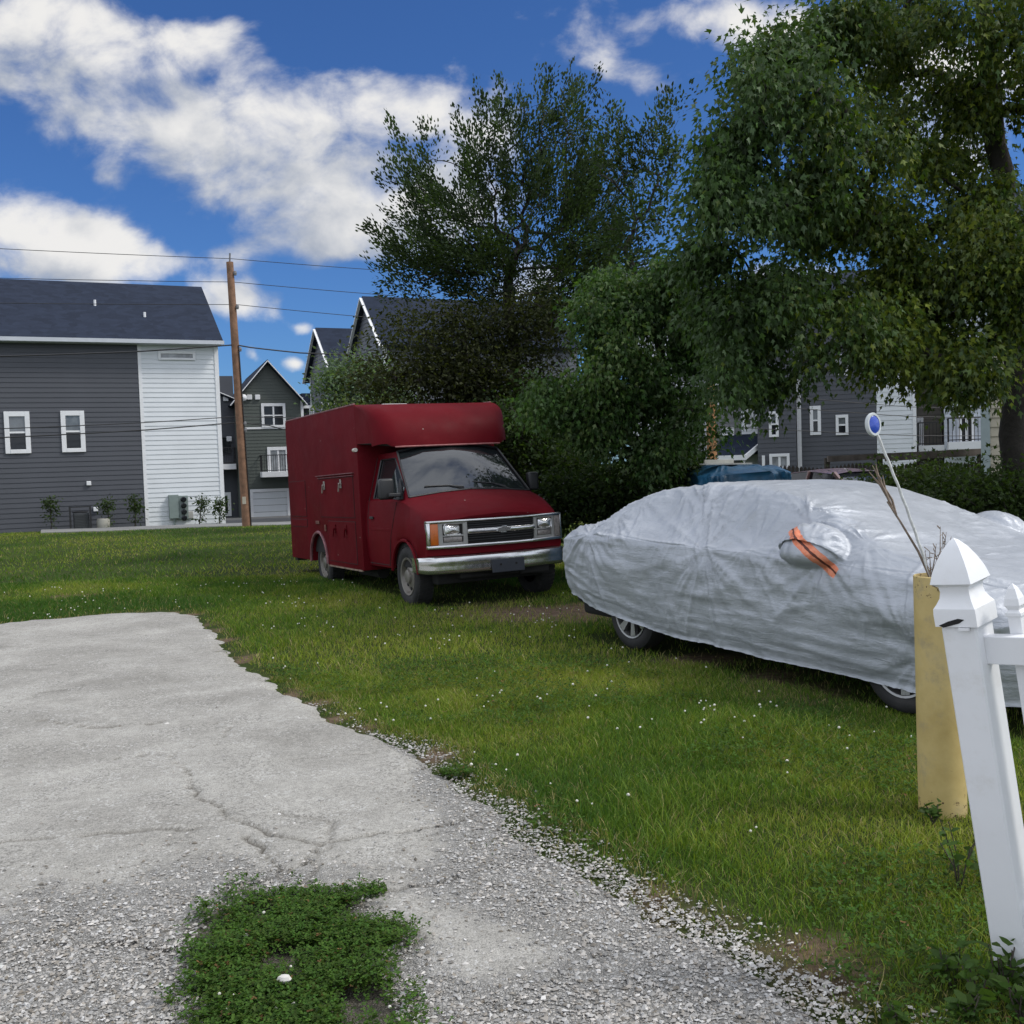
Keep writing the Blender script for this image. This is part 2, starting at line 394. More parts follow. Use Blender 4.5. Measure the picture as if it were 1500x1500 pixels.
def bare_w(x, y):
    """worn, thin lawn"""
    b = np.zeros(np.shape(x))
    for cx, cy, rx, ry, a in ((1.0, 11.7, 1.5, .85, 1.25), (.1, 11.9, 1.1, .6, 1.0), (-.05, 12.6, 1.0, .6, .5), (1.55, 8.6, .6, .8, .55), (-8.4, 15.2, .9, .5, .8), (-6.4, 14.9, .8, .3, .6), (1.0, 3.35, .32, .28, .75), (.62, 3.75, .2, .3, .7), (2.0, 7.6, .6, 1.2, .5), (-3.6, 17.5, 1.5, 1.2, .35)):
        b = np.maximum(b, a * np.exp(-(((x - cx) / rx) ** 2 + ((y - cy) / ry) ** 2) * 1.2))
    b = np.maximum(b, .75 * np.exp(-((drive_sd(x, y) + .02) / .10) ** 2) * sstep(fbm(x * 2, y * 2, 43, 3), .35, .55))
    return np.clip(b + .55 * (fbm(x * 3, y * 3, 41, 4) - .5) * sstep(b, .05, .4), 0, 1)

# --- the lawn's soil, one sheet to the horizon
def axis(segs):
    a = [segs[0][0]]
    for lo, hi, st in segs: a += list(np.arange(lo + st, hi + 1e-6, st))
    return np.array(a)
xs = axis([(-900, -60, 60), (-60, -20, 4), (-20, 12, .25), (12, 60, 4), (60, 900, 60)]); ys = axis([(-60, -4, 4), (-4, 34, .25), (34, 80, 2), (80, 1400, 60)])
XX, YY = np.meshgrid(xs, ys, indexing='ij')
ZZ = gz(XX, YY) + .012 * (fbm(XX * 3, YY * 3, 5, 3) - .5) - .01
sd_ = poly_dist(XX, YY, DRIVE); ZZ = ZZ - .06 * sstep(sd_, .15, .6)
m, t, b = principled('soil'); tc = t.node('ShaderNodeTexCoord').outputs['Object']
a = t.node('ShaderNodeAttribute', attribute_name='bare').outputs['Fac']
gcol = t.ramp(t.noise(tc, .45, 6, .6), [(.3, (.030, .048, .010)), (.5, (.050, .075, .016)), (.72, (.080, .095, .026))])
gcol = t.mixc(t.math('MULTIPLY', t.noise(tc, 22, 4), .8), gcol, (.022, .030, .010))
dcol = t.ramp(t.noise(tc, 14, 6, .7), [(.3, (.075, .050, .034)), (.6, (.165, .118, .082)), (.75, (.27, .24, .20))])
t.put(b.inputs['Base Color'], t.mixc(t.smooth(t.math('ADD', a, t.math('MULTIPLY', t.math('SUBTRACT', t.noise(tc, 9, 5), .5), .5)), .2, .7), gcol, dcol))
b.inputs['Roughness'].default_value = .95; b.inputs['Specular IOR Level'].default_value = .1
t.put(b.inputs['Normal'], t.bump(t.noise(tc, 30, 5, .7), .7, .04))
lawn = fast_mesh('lawn', np.stack([XX, YY, ZZ], -1).reshape(-1, 3), grid_faces(*XX.shape), m, smooth=True, attrs={'bare': bare_w(XX, YY).ravel()}); tag(lawn, 'mown green lawn around the parked vehicles', 'lawn', kind='structure')

# --- old concrete drive with loose stone on it
xs = axis([(-16, -4.2, .2), (-4.2, 1.9, .022)]); ys = axis([(-4, 2.4, .3), (2.4, 6.0, .02), (6.0, 13.3, .045)])
XX, YY = np.meshgrid(xs, ys, indexing='ij')
sd_ = drive_sd(XX, YY); wx = XX + .05 * (fbm(XX * 7, YY * 7, 51, 3) - .5) * 2; wy = YY + .05 * (fbm(XX * 7, YY * 7, 52, 3) - .5) * 2
cr = np.zeros(XX.shape)
for i, c in enumerate(CRACKS):
    d = line_dist(wx, wy, c); wd = .004 + .016 * fbm(XX * 3, YY * 3, 60 + i, 3); cr = np.maximum(cr, 1 - sstep(d, wd * .35, wd * 1.25))
cr *= sstep(fbm(XX * 5, YY * 5, 71, 3), .18, .38)
hair = ridged(XX * .9 + .4 * fbm(XX * 3, YY * 3, 80), YY * .9, 81, 1); cr = np.maximum(cr, .5 * sstep(hair, .985, .998) * sstep(fbm(XX * 1.2, YY * 1.2, 82), .45, .55))
gw = gravel_w(XX, YY)
ZZ = .022 + .022 * (fbm(XX * .8, YY * .8, 90, 3) - .5) - .020 * gw - .024 * cr - .06 * (1 - sstep(sd_, -.05, .16)) + .006 * (fbm(XX * 18, YY * 18, 92, 2) - .5) * (.4 + gw)
ZZ -= .02 * sstep(clover_sd(XX, YY), -.05, .1)
m, t, b = principled('drive_concrete'); tc = t.node('ShaderNodeTexCoord').outputs['Object']
ga = t.node('ShaderNodeAttribute', attribute_name='gravel').outputs['Fac']; ca = t.node('ShaderNodeAttribute', attribute_name='crack').outputs['Fac']; da = t.node('ShaderNodeAttribute', attribute_name='soil').outputs['Fac']
stain = t.ramp(t.noise(tc, 1.1, 7, .65, .4), [(.28, (.235, .226, .206)), (.5, (.315, .305, .281)), (.7, (.395, .384, .355))])
speck = t.mixc(1.0, t.ramp(t.noise(tc, 150, 3, .8), [(.36, .50), (.48, 1.0), (.62, 1.28)]), t.ramp(t.noise(tc, 26, 6, .75), [(.34, .80), (.5, 1.0), (.66, 1.14)]), 'MULTIPLY')
conc = t.mixc(1.0, stain, speck, 'MULTIPLY')
vc = t.voro(tc, 85, out=1); vd = t.voro(tc, 85, 'DISTANCE_TO_EDGE')
vs = t.node('ShaderNodeSeparateColor'); t.l.new(vc, vs.inputs[0])
st = t.ramp(vs.outputs[0], [(.0, (.21, .205, .193)), (.5, (.295, .288, .272)), (1.0, (.44, .434, .418))])
st = t.mixc(t.smooth(vd, .0, .10), t.mixc(.45, st, (.19, .18, .165)), st)
fleck = t.math('MULTIPLY', t.smooth(vs.outputs[1], .84, .9), t.smooth(t.noise(tc, 4, 4), .42, .6))
conc = t.mixc(t.math('MULTIPLY', fleck, .6), conc, (.52, .515, .50))
dk = t.math('MULTIPLY', t.smooth(vs.outputs[2], .80, .86), t.smooth(t.noise(tc, 2.3, 5), .42, .62))
conc = t.mixc(t.math('MULTIPLY', dk, .55), conc, (.12, .115, .105))
gm = t.smooth(t.math('ADD', ga, t.math('MULTIPLY', t.math('SUBTRACT', t.noise(tc, 12, 5, .7), .5), .9)), .30, .66)
c = t.mixc(gm, conc, st)
c = t.mixc(t.math('MULTIPLY', t.smooth(t.noise(tc, 3.1, 8, .75), .58, .72), .28), c, (.20, .185, .16))
c = t.mixc(t.math('MULTIPLY', ca, .85), c, (.07, .062, .05)); c = t.mixc(da, c, (.07, .06, .04))
t.put(b.inputs['Base Color'], c); b.inputs['Roughness'].default_value = .9; b.inputs['Specular IOR Level'].default_value = .25
h = t.math('ADD', t.math('MULTIPLY', t.noise(tc, 120, 4, .7), .5), t.math('MULTIPLY', t.smooth(vd, 0, .25), t.math('ADD', .15, gm)))
t.put(b.inputs['Normal'], t.bump(h, .75, .009))
drive = fast_mesh('driveway', np.stack([XX, YY, ZZ], -1).reshape(-1, 3), grid_faces(*XX.shape), m, smooth=True,
                  attrs={'gravel': gw.ravel(), 'crack': cr.ravel(), 'soil': (sstep(clover_sd(XX, YY), -.12, .06) * .8).ravel()})
tag(drive, 'cracked pale concrete driveway breaking up into gravel', 'driveway', kind='structure')

# --- loose stones
def scatter_stones(name, n, accept, smin, smax, mname, colr):
    P = []
    while len(P) < n:
        x = rng.uniform(-3.0, 1.9, 40000); y = 2.3 + 5.2 * rng.random(40000) ** 1.5
        k = rng.random(40000) < accept(x, y) * np.clip(4.2 / y, 0, 1) ** 1.2
        P += list(zip(x[k], y[k]))
    P = np.array(P[:n]); size = smin + (smax - smin) * rng.random(n) ** 2.6
    T = np.array([(1, 0, 0), (-1, 0, 0), (0, 1, 0), (0, -1, 0), (0, 0, 1), (0, 0, -1)], float)
    F0 = np.array([(0, 2, 4), (2, 1, 4), (1, 3, 4), (3, 0, 4), (2, 0, 5), (1, 2, 5), (3, 1, 5), (0, 3, 5)])
    a = rng.uniform(0, 2 * pi, n); V = T[None] * rng.uniform(.55, 1.15, (n, 6, 1)) + rng.uniform(-.32, .32, (n, 6, 3))
    V *= np.stack([np.ones(n), rng.uniform(.55, 1, n), rng.uniform(.35, .7, n)], -1)[:, None] * size[:, None, None]
    R = np.zeros((n, 3, 3)); ca, sa = np.cos(a), np.sin(a); R[:, 0, 0] = ca; R[:, 0, 1] = -sa; R[:, 1, 0] = sa; R[:, 1, 1] = ca; R[:, 2, 2] = 1
    V = np.einsum('nij,nkj->nki', R, V)
    z = .020 - .017 * gravel_w(P[:, 0], P[:, 1]) + size * .25 + .022 * (fbm(P[:, 0] * .8, P[:, 1] * .8, 90, 3) - .5)
    z = np.where(drive_sd(P[:, 0], P[:, 1]) < .05, np.maximum(0, z - .02), z)
    V += np.stack([P[:, 0], P[:, 1], z], -1)[:, None]
    F = F0[None] + (np.arange(n) * 6)[:, None, None]
    g = colr(n); c = np.repeat(g, 6, 0)
    m, t, b = principled(mname); t.put(b.inputs['Base Color'], t.node('ShaderNodeVertexColor', layer_name='Col').outputs[0]); b.inputs['Roughness'].default_value = .85
    return fast_mesh(name, V.reshape(-1, 3), F.reshape(-1, 3), m, col=c)
def stone_cols(n):
    g = np.clip(rng.normal(.335, .105, n), .13, .66); w_ = rng.uniform(-.02, .03, n); return np.stack([g + .012 + w_ * .5, g, g - .018 - w_ * .6], -1)
tag(scatter_stones('gravel', 80000, lambda x, y: np.where(clover_sd(x, y) < .03, (gravel_w(x, y) ** 1.3 + .012) * np.where(drive_sd(x, y) > -.02, 1, .28 * sstep(drive_sd(x, y), -.30, -.02)), 0), .0035, .0145, 'gravel_stone', stone_cols), 'loose pale grey gravel on the driveway edge', 'gravel', kind='stuff')

# ------------------------------------------------------------------ grass
GRASS = leaf_mat('grass_blade', trans=.30, rough=.55)
def cull(x, y, pad=.06):
    return np.abs(x) < y * (.5 + pad) + .5
TRUCK_O = np.array([-.474, 13.296]); CAR_O = np.array([3.22, 7.01])
def local2(x, y, o, yaw):
    dx, dy = x - o[0], y - o[1]; return dx * cos(yaw) + dy * sin(yaw), -dx * sin(yaw) + dy * cos(yaw)
def under_cars(x, y):
    a, b = local2(x, y, TRUCK_O, radians(-63.54)); c, d = local2(x, y, CAR_O, radians(-60.5))
    return ((a > -5.2) & (a < .7) & (np.abs(b) < .85)) | ((c > -3.9) & (c < .9) & (np.abs(d) < .8))
def grass(name, n, y0, y1, pw, hlo, hhi, wlo, whi, segs):
    X = []; Y = []; c = 0
    while c < n:
        y = y0 + (y1 - y0) * rng.random(120000) ** pw; x = rng.uniform(-1, 1, 120000) * (y1 * .56 + .5)
        d = drive_sd(x, y); p = np.clip(sstep(d, .06, -.10) + .05 * (d < .4) * (fbm(x * 8, y * 8, 99) > .62), 0, 1)
        p = p * (1 - .93 * bare_w(x, y)) * np.where(under_cars(x, y), .12, 1)
        k = cull(x, y) & (rng.random(120000) < p) & ~((y > 38) & (x > -19) & (x < 4) & False)
        X.append(x[k]); Y.append(y[k]); c += k.sum()
    x = np.concatenate(X)[:n]; y = np.concatenate(Y)[:n]
    tuft = fbm(x * 2.3, y * 2.3, 101, 4); patch = fbm(x * .45, y * .45, 102, 4); fine = fbm(x * 7, y * 7, 103, 2)
    h = (hlo + (hhi - hlo) * rng.random(n) ** 1.4) * (.45 + 1.1 * tuft)
    ed = drive_sd(x, y); h *= np.where(ed > -.12, .65, 1)
    tall = np.exp(-(((x - .62) / .28) ** 2 + ((y - 4.75) / .35) ** 2)) + .8 * np.exp(-(((x - 1.5) / .45) ** 2 + ((y - 6.3) / .35) ** 2))
    h *= 1 + 1.6 * tall * (rng.random(n) < .5)
    w = rng.uniform(wlo, whi, n); a = rng.uniform(0, 2 * pi, n); lean = np.abs(rng.normal(.55, .35, n)) * h
    ld = rng.uniform(0, 2 * pi, n); lx, ly = np.cos(ld) * lean, np.sin(ld) * lean; cx, cy = np.cos(a) * w / 2, np.sin(a) * w / 2
    z = gz(x, y) - .012
    rows = []
    ts = np.linspace(0, 1, segs + 1)
    for i, tt in enumerate(ts[:-1]):
        k = 1 - .55 * tt; bx, by, bz = x + lx * tt ** 1.8, y + ly * tt ** 1.8, z + h * tt * (1 - .18 * tt)
        rows += [np.stack([bx - cx * k, by - cy * k, bz], -1), np.stack([bx + cx * k, by + cy * k, bz], -1)]
    rows.append(np.stack([x + lx, y + ly, z + h * .82], -1))
    V = np.stack(rows, 1); k = V.shape[1]; F = []
    for i in range(segs - 1): F += [(2 * i, 2 * i + 1, 2 * i + 3), (2 * i, 2 * i + 3, 2 * i + 2)]
    F.append((2 * segs - 2, 2 * segs - 1, 2 * segs))
    F = np.array(F)[None] + (np.arange(n) * k)[:, None, None]
    g1, g2, g3, dry = np.array((.044, .106, .018)), np.array((.115, .190, .026)), np.array((.250, .285, .050)), np.array((.34, .29, .14))
    q = np.clip(patch * 2.1 - .62 + rng.normal(0, .2, n) + .3 * (fine - .5), 0, 1)[:, None]
    col = np.where(q < .5, g1 + (g2 - g1) * q * 2, g2 + (g3 - g2) * (q - .5) * 2)
    dr = (rng.random(n) < .05 + .35 * bare_w(x, y) + .22 * (ed > -.2) + .10 * sstep(patch, .5, .65)); col = np.where(dr[:, None], dry * rng.uniform(.6, 1.1, (n, 1)), col)
    col = col * rng.uniform(.75, 1.2, (n, 1))
    return fast_mesh(name, V.reshape(-1, 3), F.reshape(-1, 3), GRASS, col=np.repeat(col, k, 0))
tag(grass('grass', 170000, 2.7, 8.5, .85, .025, .070, .0028, .0055, 3), 'short green grass blades in the near lawn', 'grass', kind='stuff')
tag(grass('grass', 190000, 8.0, 17, .9, .03, .085, .005, .010, 2), 'short green grass around the truck and the covered car', 'grass', kind='stuff')
tag(grass('grass', 120000, 16.5, 46, 1.25, .04, .10, .012, .024, 1), 'short green grass of the far lawn towards the houses', 'grass', kind='stuff')

# --- clover mat in the drive, and clover leaves among the lawn
def clover(name, n, accept, box, rlo, rhi, hlo, hhi):
    X = []; Y = []; c = 0
    while c < n:
        x = rng.uniform(box[0], box[1], 60000); y = rng.uniform(box[2], box[3], 60000); k = rng.random(60000) < accept(x, y)
        X.append(x[k]); Y.append(y[k]); c += k.sum()
    x = np.concatenate(X)[:n]; y = np.concatenate(Y)[:n]; z = rng.uniform(hlo, hhi, n) * (.5 + fbm(x * 4, y * 4, 111, 3)); r = rng.uniform(rlo, rhi, n)
    a0 = rng.uniform(0, 2 * pi, n); V = []
    for j in range(3):
        a = a0 + j * 2 * pi / 3 + rng.normal(0, .15, n); tilt = rng.normal(.1, .45, n); ca, sa = np.cos(a), np.sin(a)
        for (l, s) in ((0, 0), (.6, -.5), (1.0, -.25), (1.0, .25), (.6, .5)):
            V.append(np.stack([x + r * (ca * l - sa * s), y + r * (sa * l + ca * s), z + r * (l * tilt + .25 * abs(s))], -1))
    V = np.stack(V, 1); F = np.array([(5 * j, 5 * j + p, 5 * j + p + 1) for j in range(3) for p in (1, 2, 3)])[None] + (np.arange(n) * 15)[:, None, None]
    g = np.where(rng.random((n, 1)) < .018, np.array((.13, .075, .035)), np.array((.036, .085, .014))) * rng.uniform(.55, 1.7, (n, 1)) + np.array((.02, .01, 0)) * rng.random((n, 1))
    return fast_mesh(name, V.reshape(-1, 3), F.reshape(-1, 3), GRASS, col=np.repeat(g, 15, 0))
tag(clover('clover', 15000, lambda x, y: sstep(clover_sd(x, y), -.10, .10) * (.06 + .94 * sstep(fbm(x * 6, y * 6, 120, 3), .34, .52)), (-1.6, .1, 2.4, 4.3), .006, .012, .008, .06), 'dark green clover mat growing through the broken driveway', 'clover', kind='stuff')
tag(clover('clover', 9000, lambda x, y: np.where((drive_sd(x, y) < -.02) & (drive_sd(x, y) > -2.5), .6 * sstep(fbm(x * 1.5, y * 1.5, 121, 3), .45, .6), 0), (-3.2, 3.0, 2.8, 9.0), .008, .016, .02, .06), 'clover leaves mixed into the lawn beside the driveway', 'clover', kind='stuff')
# small tufts between stones
tag(clover('clover', 900, lambda x, y: (np.hypot(x - at_z(668, 1135)[0], y - at_z(668, 1135)[1]) < .09) | (np.hypot(x - at_z(390, 1440)[0], y - at_z(390, 1440)[1]) < .06) | (np.hypot(x - at_z(545, 1310)[0], y - at_z(545, 1310)[1]) < .06), (-2, .3, 3, 6.2), .006, .011, .008, .04), 'small green weed tufts rooted in driveway cracks', 'weeds', kind='stuff')

# --- white clover flowers
def flowers(n):
    X = []; Y = []
    while len(X) < n:
        y = 2.9 + 13 * rng.random() ** 1.3; x = rng.uniform(-.56, .56) * y; d = drive_sd(np.array([x]), np.array([y]))[0]
        cl = clover_sd(np.array([x]), np.array([y]))[0] > .03
        if (d > -.05 and not (cl and rng.random() < .6)) or under_cars(np.array([x]), np.array([y]))[0]: continue
        if d <= -.05 and fbm(np.array([x * .9]), np.array([y * .9]), 130, 3)[0] < .43 + .2 * rng.random(): continue
        X.append(x); Y.append(y)
    mb = MB()
    for x, y in zip(X, Y):
        r = rng.uniform(.0045, .0085) * (1 + .02 * y); z = rng.uniform(.028, .058) + float(gz(x, y)); P = []
        mb.lathe([(0, -r * .7), (r * .75, -r * .5), (r, 0), (r * .8, r * .6), (r * .3, r * .9), (0, r * .95)], 6, c=(x, y, z))
    return mb.build('clover_flowers', mat('clover_flower', (.62, .61, .54), .8, var=.25, vscale=90), fix=False)
tag(flowers(420), 'white clover flower heads dotted over the lawn', 'flowers', kind='stuff')
# ------------------------------------------------------------------ red box truck
def wheel_steel(parent, x, y, r=.385, w=.235, side=-1):
    """side -1: outer face towards -y"""
    s = side; c = (x, y, r)
    tw = MB().lathe([(r * .60, -w * .40), (r * .72, -w * .5), (r * .88, -w * .5), (r * .965, -w * .42), (r, -w * .30), (r, w * .30), (r * .965, w * .42), (r * .88, w * .5), (r * .72, w * .5), (r * .60, w * .40)], 40, 'Y', c)
    for k in range(40):      # tread blocks
        a = 2 * pi * (k + .5) / 40
        for yy in (-.075, -.025, .025, .075):
            p = Vector((cos(a + yy * .6), 0, sin(a + yy * .6)))
            tw.box(Vector(c) + p * (r + .001) + Vector((0, yy, 0)), (.012, .042, .040), M=Matrix((p, Vector((0, 1, 0)), p.cross(Vector((0, 1, 0))))).transposed())
    wheel = tw.build('wheel', M['rubber'], parent, smooth=35)
    o = w * .5 * s
    rim = MB().lathe([(r * .63, o * .80), (r * .62, o * .95), (r * .56, o * .90), (r * .53, o * .55), (r * .50, o * .42), (r * .40, o * .50), (r * .30, o * .66), (r * .24, o * .70), (r * .22, o * .95), (r * .15, o * 1.02), (0, o * 1.03)], 36, 'Y', c)
    rim.build('rim', M['steel_rim'], wheel, smooth=30)
    hl = MB()
    for k in range(8):
        a = 2 * pi * k / 8; q = (x + cos(a) * r * .40, y + o * .53, r + sin(a) * r * .40)
        hl.lathe([(.026, -.006), (.026, .006), (0, .006)] if s > 0 else [(.026, .006), (.026, -.006), (0, -.006)], 10, 'Y', q)
    build_each(hl, 'hand_hole', M['under'], wheel)
    return wheel
def truck():
    def red(name, rough, dirt):
        m, t, b = principled(name); tc = t.node('ShaderNodeTexCoord').outputs['Object']
        c = t.ramp(t.noise(tc, 1.6, 6, .62), [(.3, (.092, .0045, .0085)), (.7, (.126, .0065, .0115))])
        c = t.mixc(t.math('MULTIPLY', t.smooth(t.noise(tc, 2.6, 8, .72), .56, .78), .35), c, (.15, .018, .022))
        c = t.mixc(t.math('MULTIPLY', t.smooth(t.noise(tc, 11, 6, .75), .66, .70), dirt), c, (.07, .028, .014))
        c = t.mixc(t.smooth(t.voro(tc, 3.1), .035, .025), c, (.40, .33, .30))
        t.put(b.inputs['Base Color'], c)
        t.put(b.inputs['Roughness'], t.ramp(t.noise(tc, 3.4, 6, .65), [(.3, rough - .08), (.7, rough + .12)]))
        b.inputs['Specular IOR Level'].default_value = .06
        t.put(b.inputs['Normal'], t.bump(t.noise(tc, 2.2, 3), .10, .05, t.bump(t.noise(tc, 140, 3), .10, .002)))
        return m
    RED = red('faded_red_paint', .50, .45); REDB = red('faded_red_box_paint', .58, .7)
    M['steel_rim'] = mat('steel_rim', (.20, .185, .165), .42, .35, var=.25, dirt=.8, dcol=(.10, .075, .055), dscale=7)
    CHROME = mat('dull_chrome', (.62, .62, .62), .20, .92, var=.12, vscale=6, dirt=.35, dcol=(.22, .20, .18), dscale=4, bump=.06, bscale=9)
    GREYT = mat('grey_trim', (.30, .30, .29), .42, .25, var=.15, dirt=.4, dcol=(.15, .14, .12))
    AMBER = mat('amber_lens', (.50, .115, .012), .18, var=.12, vscale=30, spec=.7, bump=.3, bscale=120)
    CLEAR = mat('headlamp_glass', (.80, .80, .80), .12, .85, var=.35, vscale=14, bump=.35, bscale=70, spec=.9)
    GREYL = mat('grey_lens', (.22, .20, .19), .25, var=.3, vscale=25, spec=.7)
    GLASS = glass_mat('cab_glass', see=.35, ior=2.4, rough=.03); GLASS2 = glass_mat('cab_side_glass', see=.22, ior=2.5)
    SEAT = mat('seat_cloth', (.26, .24, .215), .9, var=.15, bump=.2)
    rt = thing('box_truck', 'faded dark red box truck with chrome bumper and square headlights parked on the grass', 'truck', (-.474, 13.296, -.035), (radians(.81), radians(-1.33), radians(-63.54)))
    def bul(y): return .19 * (1 - (min(abs(y), .98) / .93) ** 2.2)
    # ---- cab shell, section by section from the nose back
    WH = dict(x=0, z=.385, r=.455)
    st = [.61, .585, .55, .50, .46, .44, .42, .40, .36, .32, .27, .22, .16, .10, .04, 0, -.05, -.10, -.16, -.22, -.27, -.32, -.36, -.40, -.42, -.44, -.46, -.52, -.62, -.73, -.85, -1.0, -1.10, -1.18, -1.22, -1.30, -1.46]
    def lerp(a, b, t): return a + (b - a) * t
    def section(x):
        ht = np.interp(x, [-.05, .15, .35, .50, .585, .61], [1.375, 1.325, 1.25, 1.175, 1.115, 1.075])      # hood height at its side
        zs = np.interp(x, [-.9, -.05, .2, .45, .61], [1.345, 1.32, 1.25, 1.13, 1.03])
        w_ = np.interp(x, [-1.5, -.3, .3, .5, .61], [.985, .985, .975, .955, .925])
        zb = .46 if x < .44 else .56
        if abs(x) < WH['r']: zb = max(zb, WH['z'] + sqrt(WH['r'] ** 2 - x * x) * .99)
        if x > -.05:
            k = (x + .05) / .66
            p5 = (w_ - .075, lerp(zs, ht, .55)); p6 = (lerp(.80, w_ - .15, k), lerp(zs, ht, .85)); p7 = (lerp(.85, .70, min(1, k * 2.5)), ht)
            p6 = (max(p6[0], p7[0] + .02), p6[1]); p8 = (.40, ht + .045); p9 = (0, ht + .065)
        else:
            k = min(1, (-.05 - x) / .68)
            p7 = (lerp(.86, .735, k), lerp(1.375, 1.985, k)); p5 = (w_ - .085, min(zs + .03, p7[1] - .02)); p6 = (lerp(p7[0], p5[0], .12) + .006, lerp(p7[1], p5[1], .14))
            cr = .10 * sin(pi * min(1, k)) + .05 + .04 * k
            p8 = (.42, p7[1] + cr * .7); p9 = (0, p7[1] + cr)
            if k < .02: p8, p9 = (.42, 1.42), (0, 1.44)
        P = [(w_ - .035, zb), (w_ - .008, max(zb + .03, .60)), (w_ + .006, max(zb + .05, .90)), (w_ - .004, max(zb + .07, lerp(.9, zs, .55))), (w_ - .035, zs), p5, p6, p7, p8, p9]
        out = []
        for y, z in P: out.append((x + bul(y) * np.clip((x + .05) / .66, 0, 1) ** 1.3, -y, z))
        return out + [(a, -b, c) for a, b, c in out[-2::-1]]
    G = np.array([section(x) for x in st]); nu, nv = G.shape[:2]
    ws = [i for i in range(nu - 1) if -.73 <= st[i + 1] and st[i] <= -.05]
    sw = [i for i in range(nu - 1) if st[i] <= -.22 and st[i + 1] >= -1.30]
    cab = MB(); cab.v = [tuple(map(float, p)) for p in G.reshape(-1, 3)]
    wsF, swF = [], {5: [], 12: []}
    for i in range(nu - 1):
        for j in range(nv - 1):
            f = (i * nv + j, (i + 1) * nv + j, (i + 1) * nv + j + 1, i * nv + j + 1)
            if i in ws and 7 <= j <= 10: wsF.append(f); continue
            if i in sw and j in (5, 12): swF[j].append(f); continue
            cab.f.append(f)
    cab.f.append(tuple(range(nv)))                                    # nose
    cab.build('cab', RED, rt, smooth=38)
    def sub(name, F, m, off, parent=rt):
        mb = MB(); ids = sorted({k for f in F for k in f}); mp = {k: n for n, k in enumerate(ids)}
        V = np.array([G.reshape(-1, 3)[k] for k in ids])
        mb.v = [tuple(v + np.array(off)) for v in V]; mb.f = [tuple(mp[k] for k in f) for f in F]
        return mb.build(name, m, parent, smooth=60)
    sub('windshield', wsF, GLASS, (-.012, 0, -.012))
    SIDE = sub('side_window', swF[5], GLASS2, (0, .012, 0)); sub('side_window', swF[12], GLASS2, (0, -.012, 0))
    # rubber around the glass
    g = MB(); E = lambda i, j: tuple(G[i][j] + np.array((.004, 0, .004)))
    i0, i1 = ws[0], ws[-1] + 1
    g.tube([E(i, 7) for i in range(i0, i1 + 1)], .014, 5); g.tube([E(i, nv - 8) for i in range(i0, i1 + 1)], .014, 5)
    g.tube([E(i0, j) for j in range(7, 12)], .016, 5); g.tube([E(i1, j) for j in range(7, 12)], .014, 5)
    i0, i1 = sw[0], sw[-1] + 1
    for ja, jb in ((5, 6), (12, 13)):
        g.tube([tuple(G[i][ja]) for i in range(i0, i1 + 1)], .011, 4); g.tube([tuple(G[i][jb]) for i in range(i0, i1 + 1)], .011, 4)
        g.tube([tuple(G[i1][ja]), tuple(G[i1][jb])], .012, 4); g.tube([tuple(G[i0][ja]), tuple(G[i0][jb])], .012, 4)
    build_each(g, 'window_seal', M['black_metal'], rt)
    for s in (-1, 1):      # black sail panel with the mirror
        y = s * .925
        MB().add([(-.10, s * .915, 1.36), (-.34, s * .907, 1.36), (-.36, s * .845, 1.64), (-.24, s * .868, 1.53)], [(0, 1, 2, 3)]).add([(-.10, s * .93, 1.36), (-.34, s * .922, 1.36), (-.36, s * .86, 1.64), (-.24, s * .883, 1.53)], [(0, 1, 2, 3)]).build('sail_panel', M['dark_plastic'], rt)
    mr = MB().box((-.30, -1.075, 1.50), (.11, .20, .27)).build('side_mirror', M['dark_plastic'], rt, smooth=40, bevel=.035, seg=3)
    MB().box((-.20, -1.0, 1.42), (.06, .16, .05)).build('mirror_arm', M['dark_plastic'], mr, bevel=.012)
    MB().box((-.357, -1.075, 1.50), (.004, .165, .23)).build('mirror_glass', M['pane'], mr)
    mr = MB().box((-.30, 1.045, 1.50), (.11, .16, .25)).build('side_mirror', M['dark_plastic'], rt, smooth=40, bevel=.035, seg=3)
    # door outline, handle, arch lips
    d = MB()
    for s in (-1, 1):
        d.tube([(-.55, s * .983, .50), (-.50, s * .990, .72), (-.44, s * .991, .90), (-.33, s * .986, 1.10), (-.26, s * .953, 1.325)], .0045, 4)
        d.tube([(-1.36, s * .955, .47), (-1.36, s * .99, .90), (-1.36, s * .985, 1.12), (-1.36, s * .953, 1.335), (-1.34, s * .80, 1.93)], .0045, 4)
        d.tube([(-.55, s * .980, .50), (-1.36, s * .980, .50)], .0045, 4)
    build_each(d, 'door_gap', M['under'], rt)
    for s in (-1, 1):
        a = MB(); pth = [(WH['r'] * 1.01 * cos(q), s * .986, WH['z'] + WH['r'] * 1.01 * sin(q)) for q in np.linspace(.12, pi - .12, 22)]
        a.tube(pth, .022, 6); a.build('wheel_arch_lip', RED, rt, smooth=50)
        MB().b2(-.44, .44, min(s * .55, s * .94), max(s * .55, s * .94), .50, .80).build('wheel_well', M['under'], rt)
        MB().box((-1.17, s * .999, 1.12), (.13, .02, .035)).build('door_handle', M['dark_plastic'], rt, bevel=.006)
    rub = MB()
    for s in (-1, 1): rub.box((-.86, s * .985, .965), (.78, .014, .035))
    build_each(rub, 'rub_strip', RED, rt, bevel=.005)
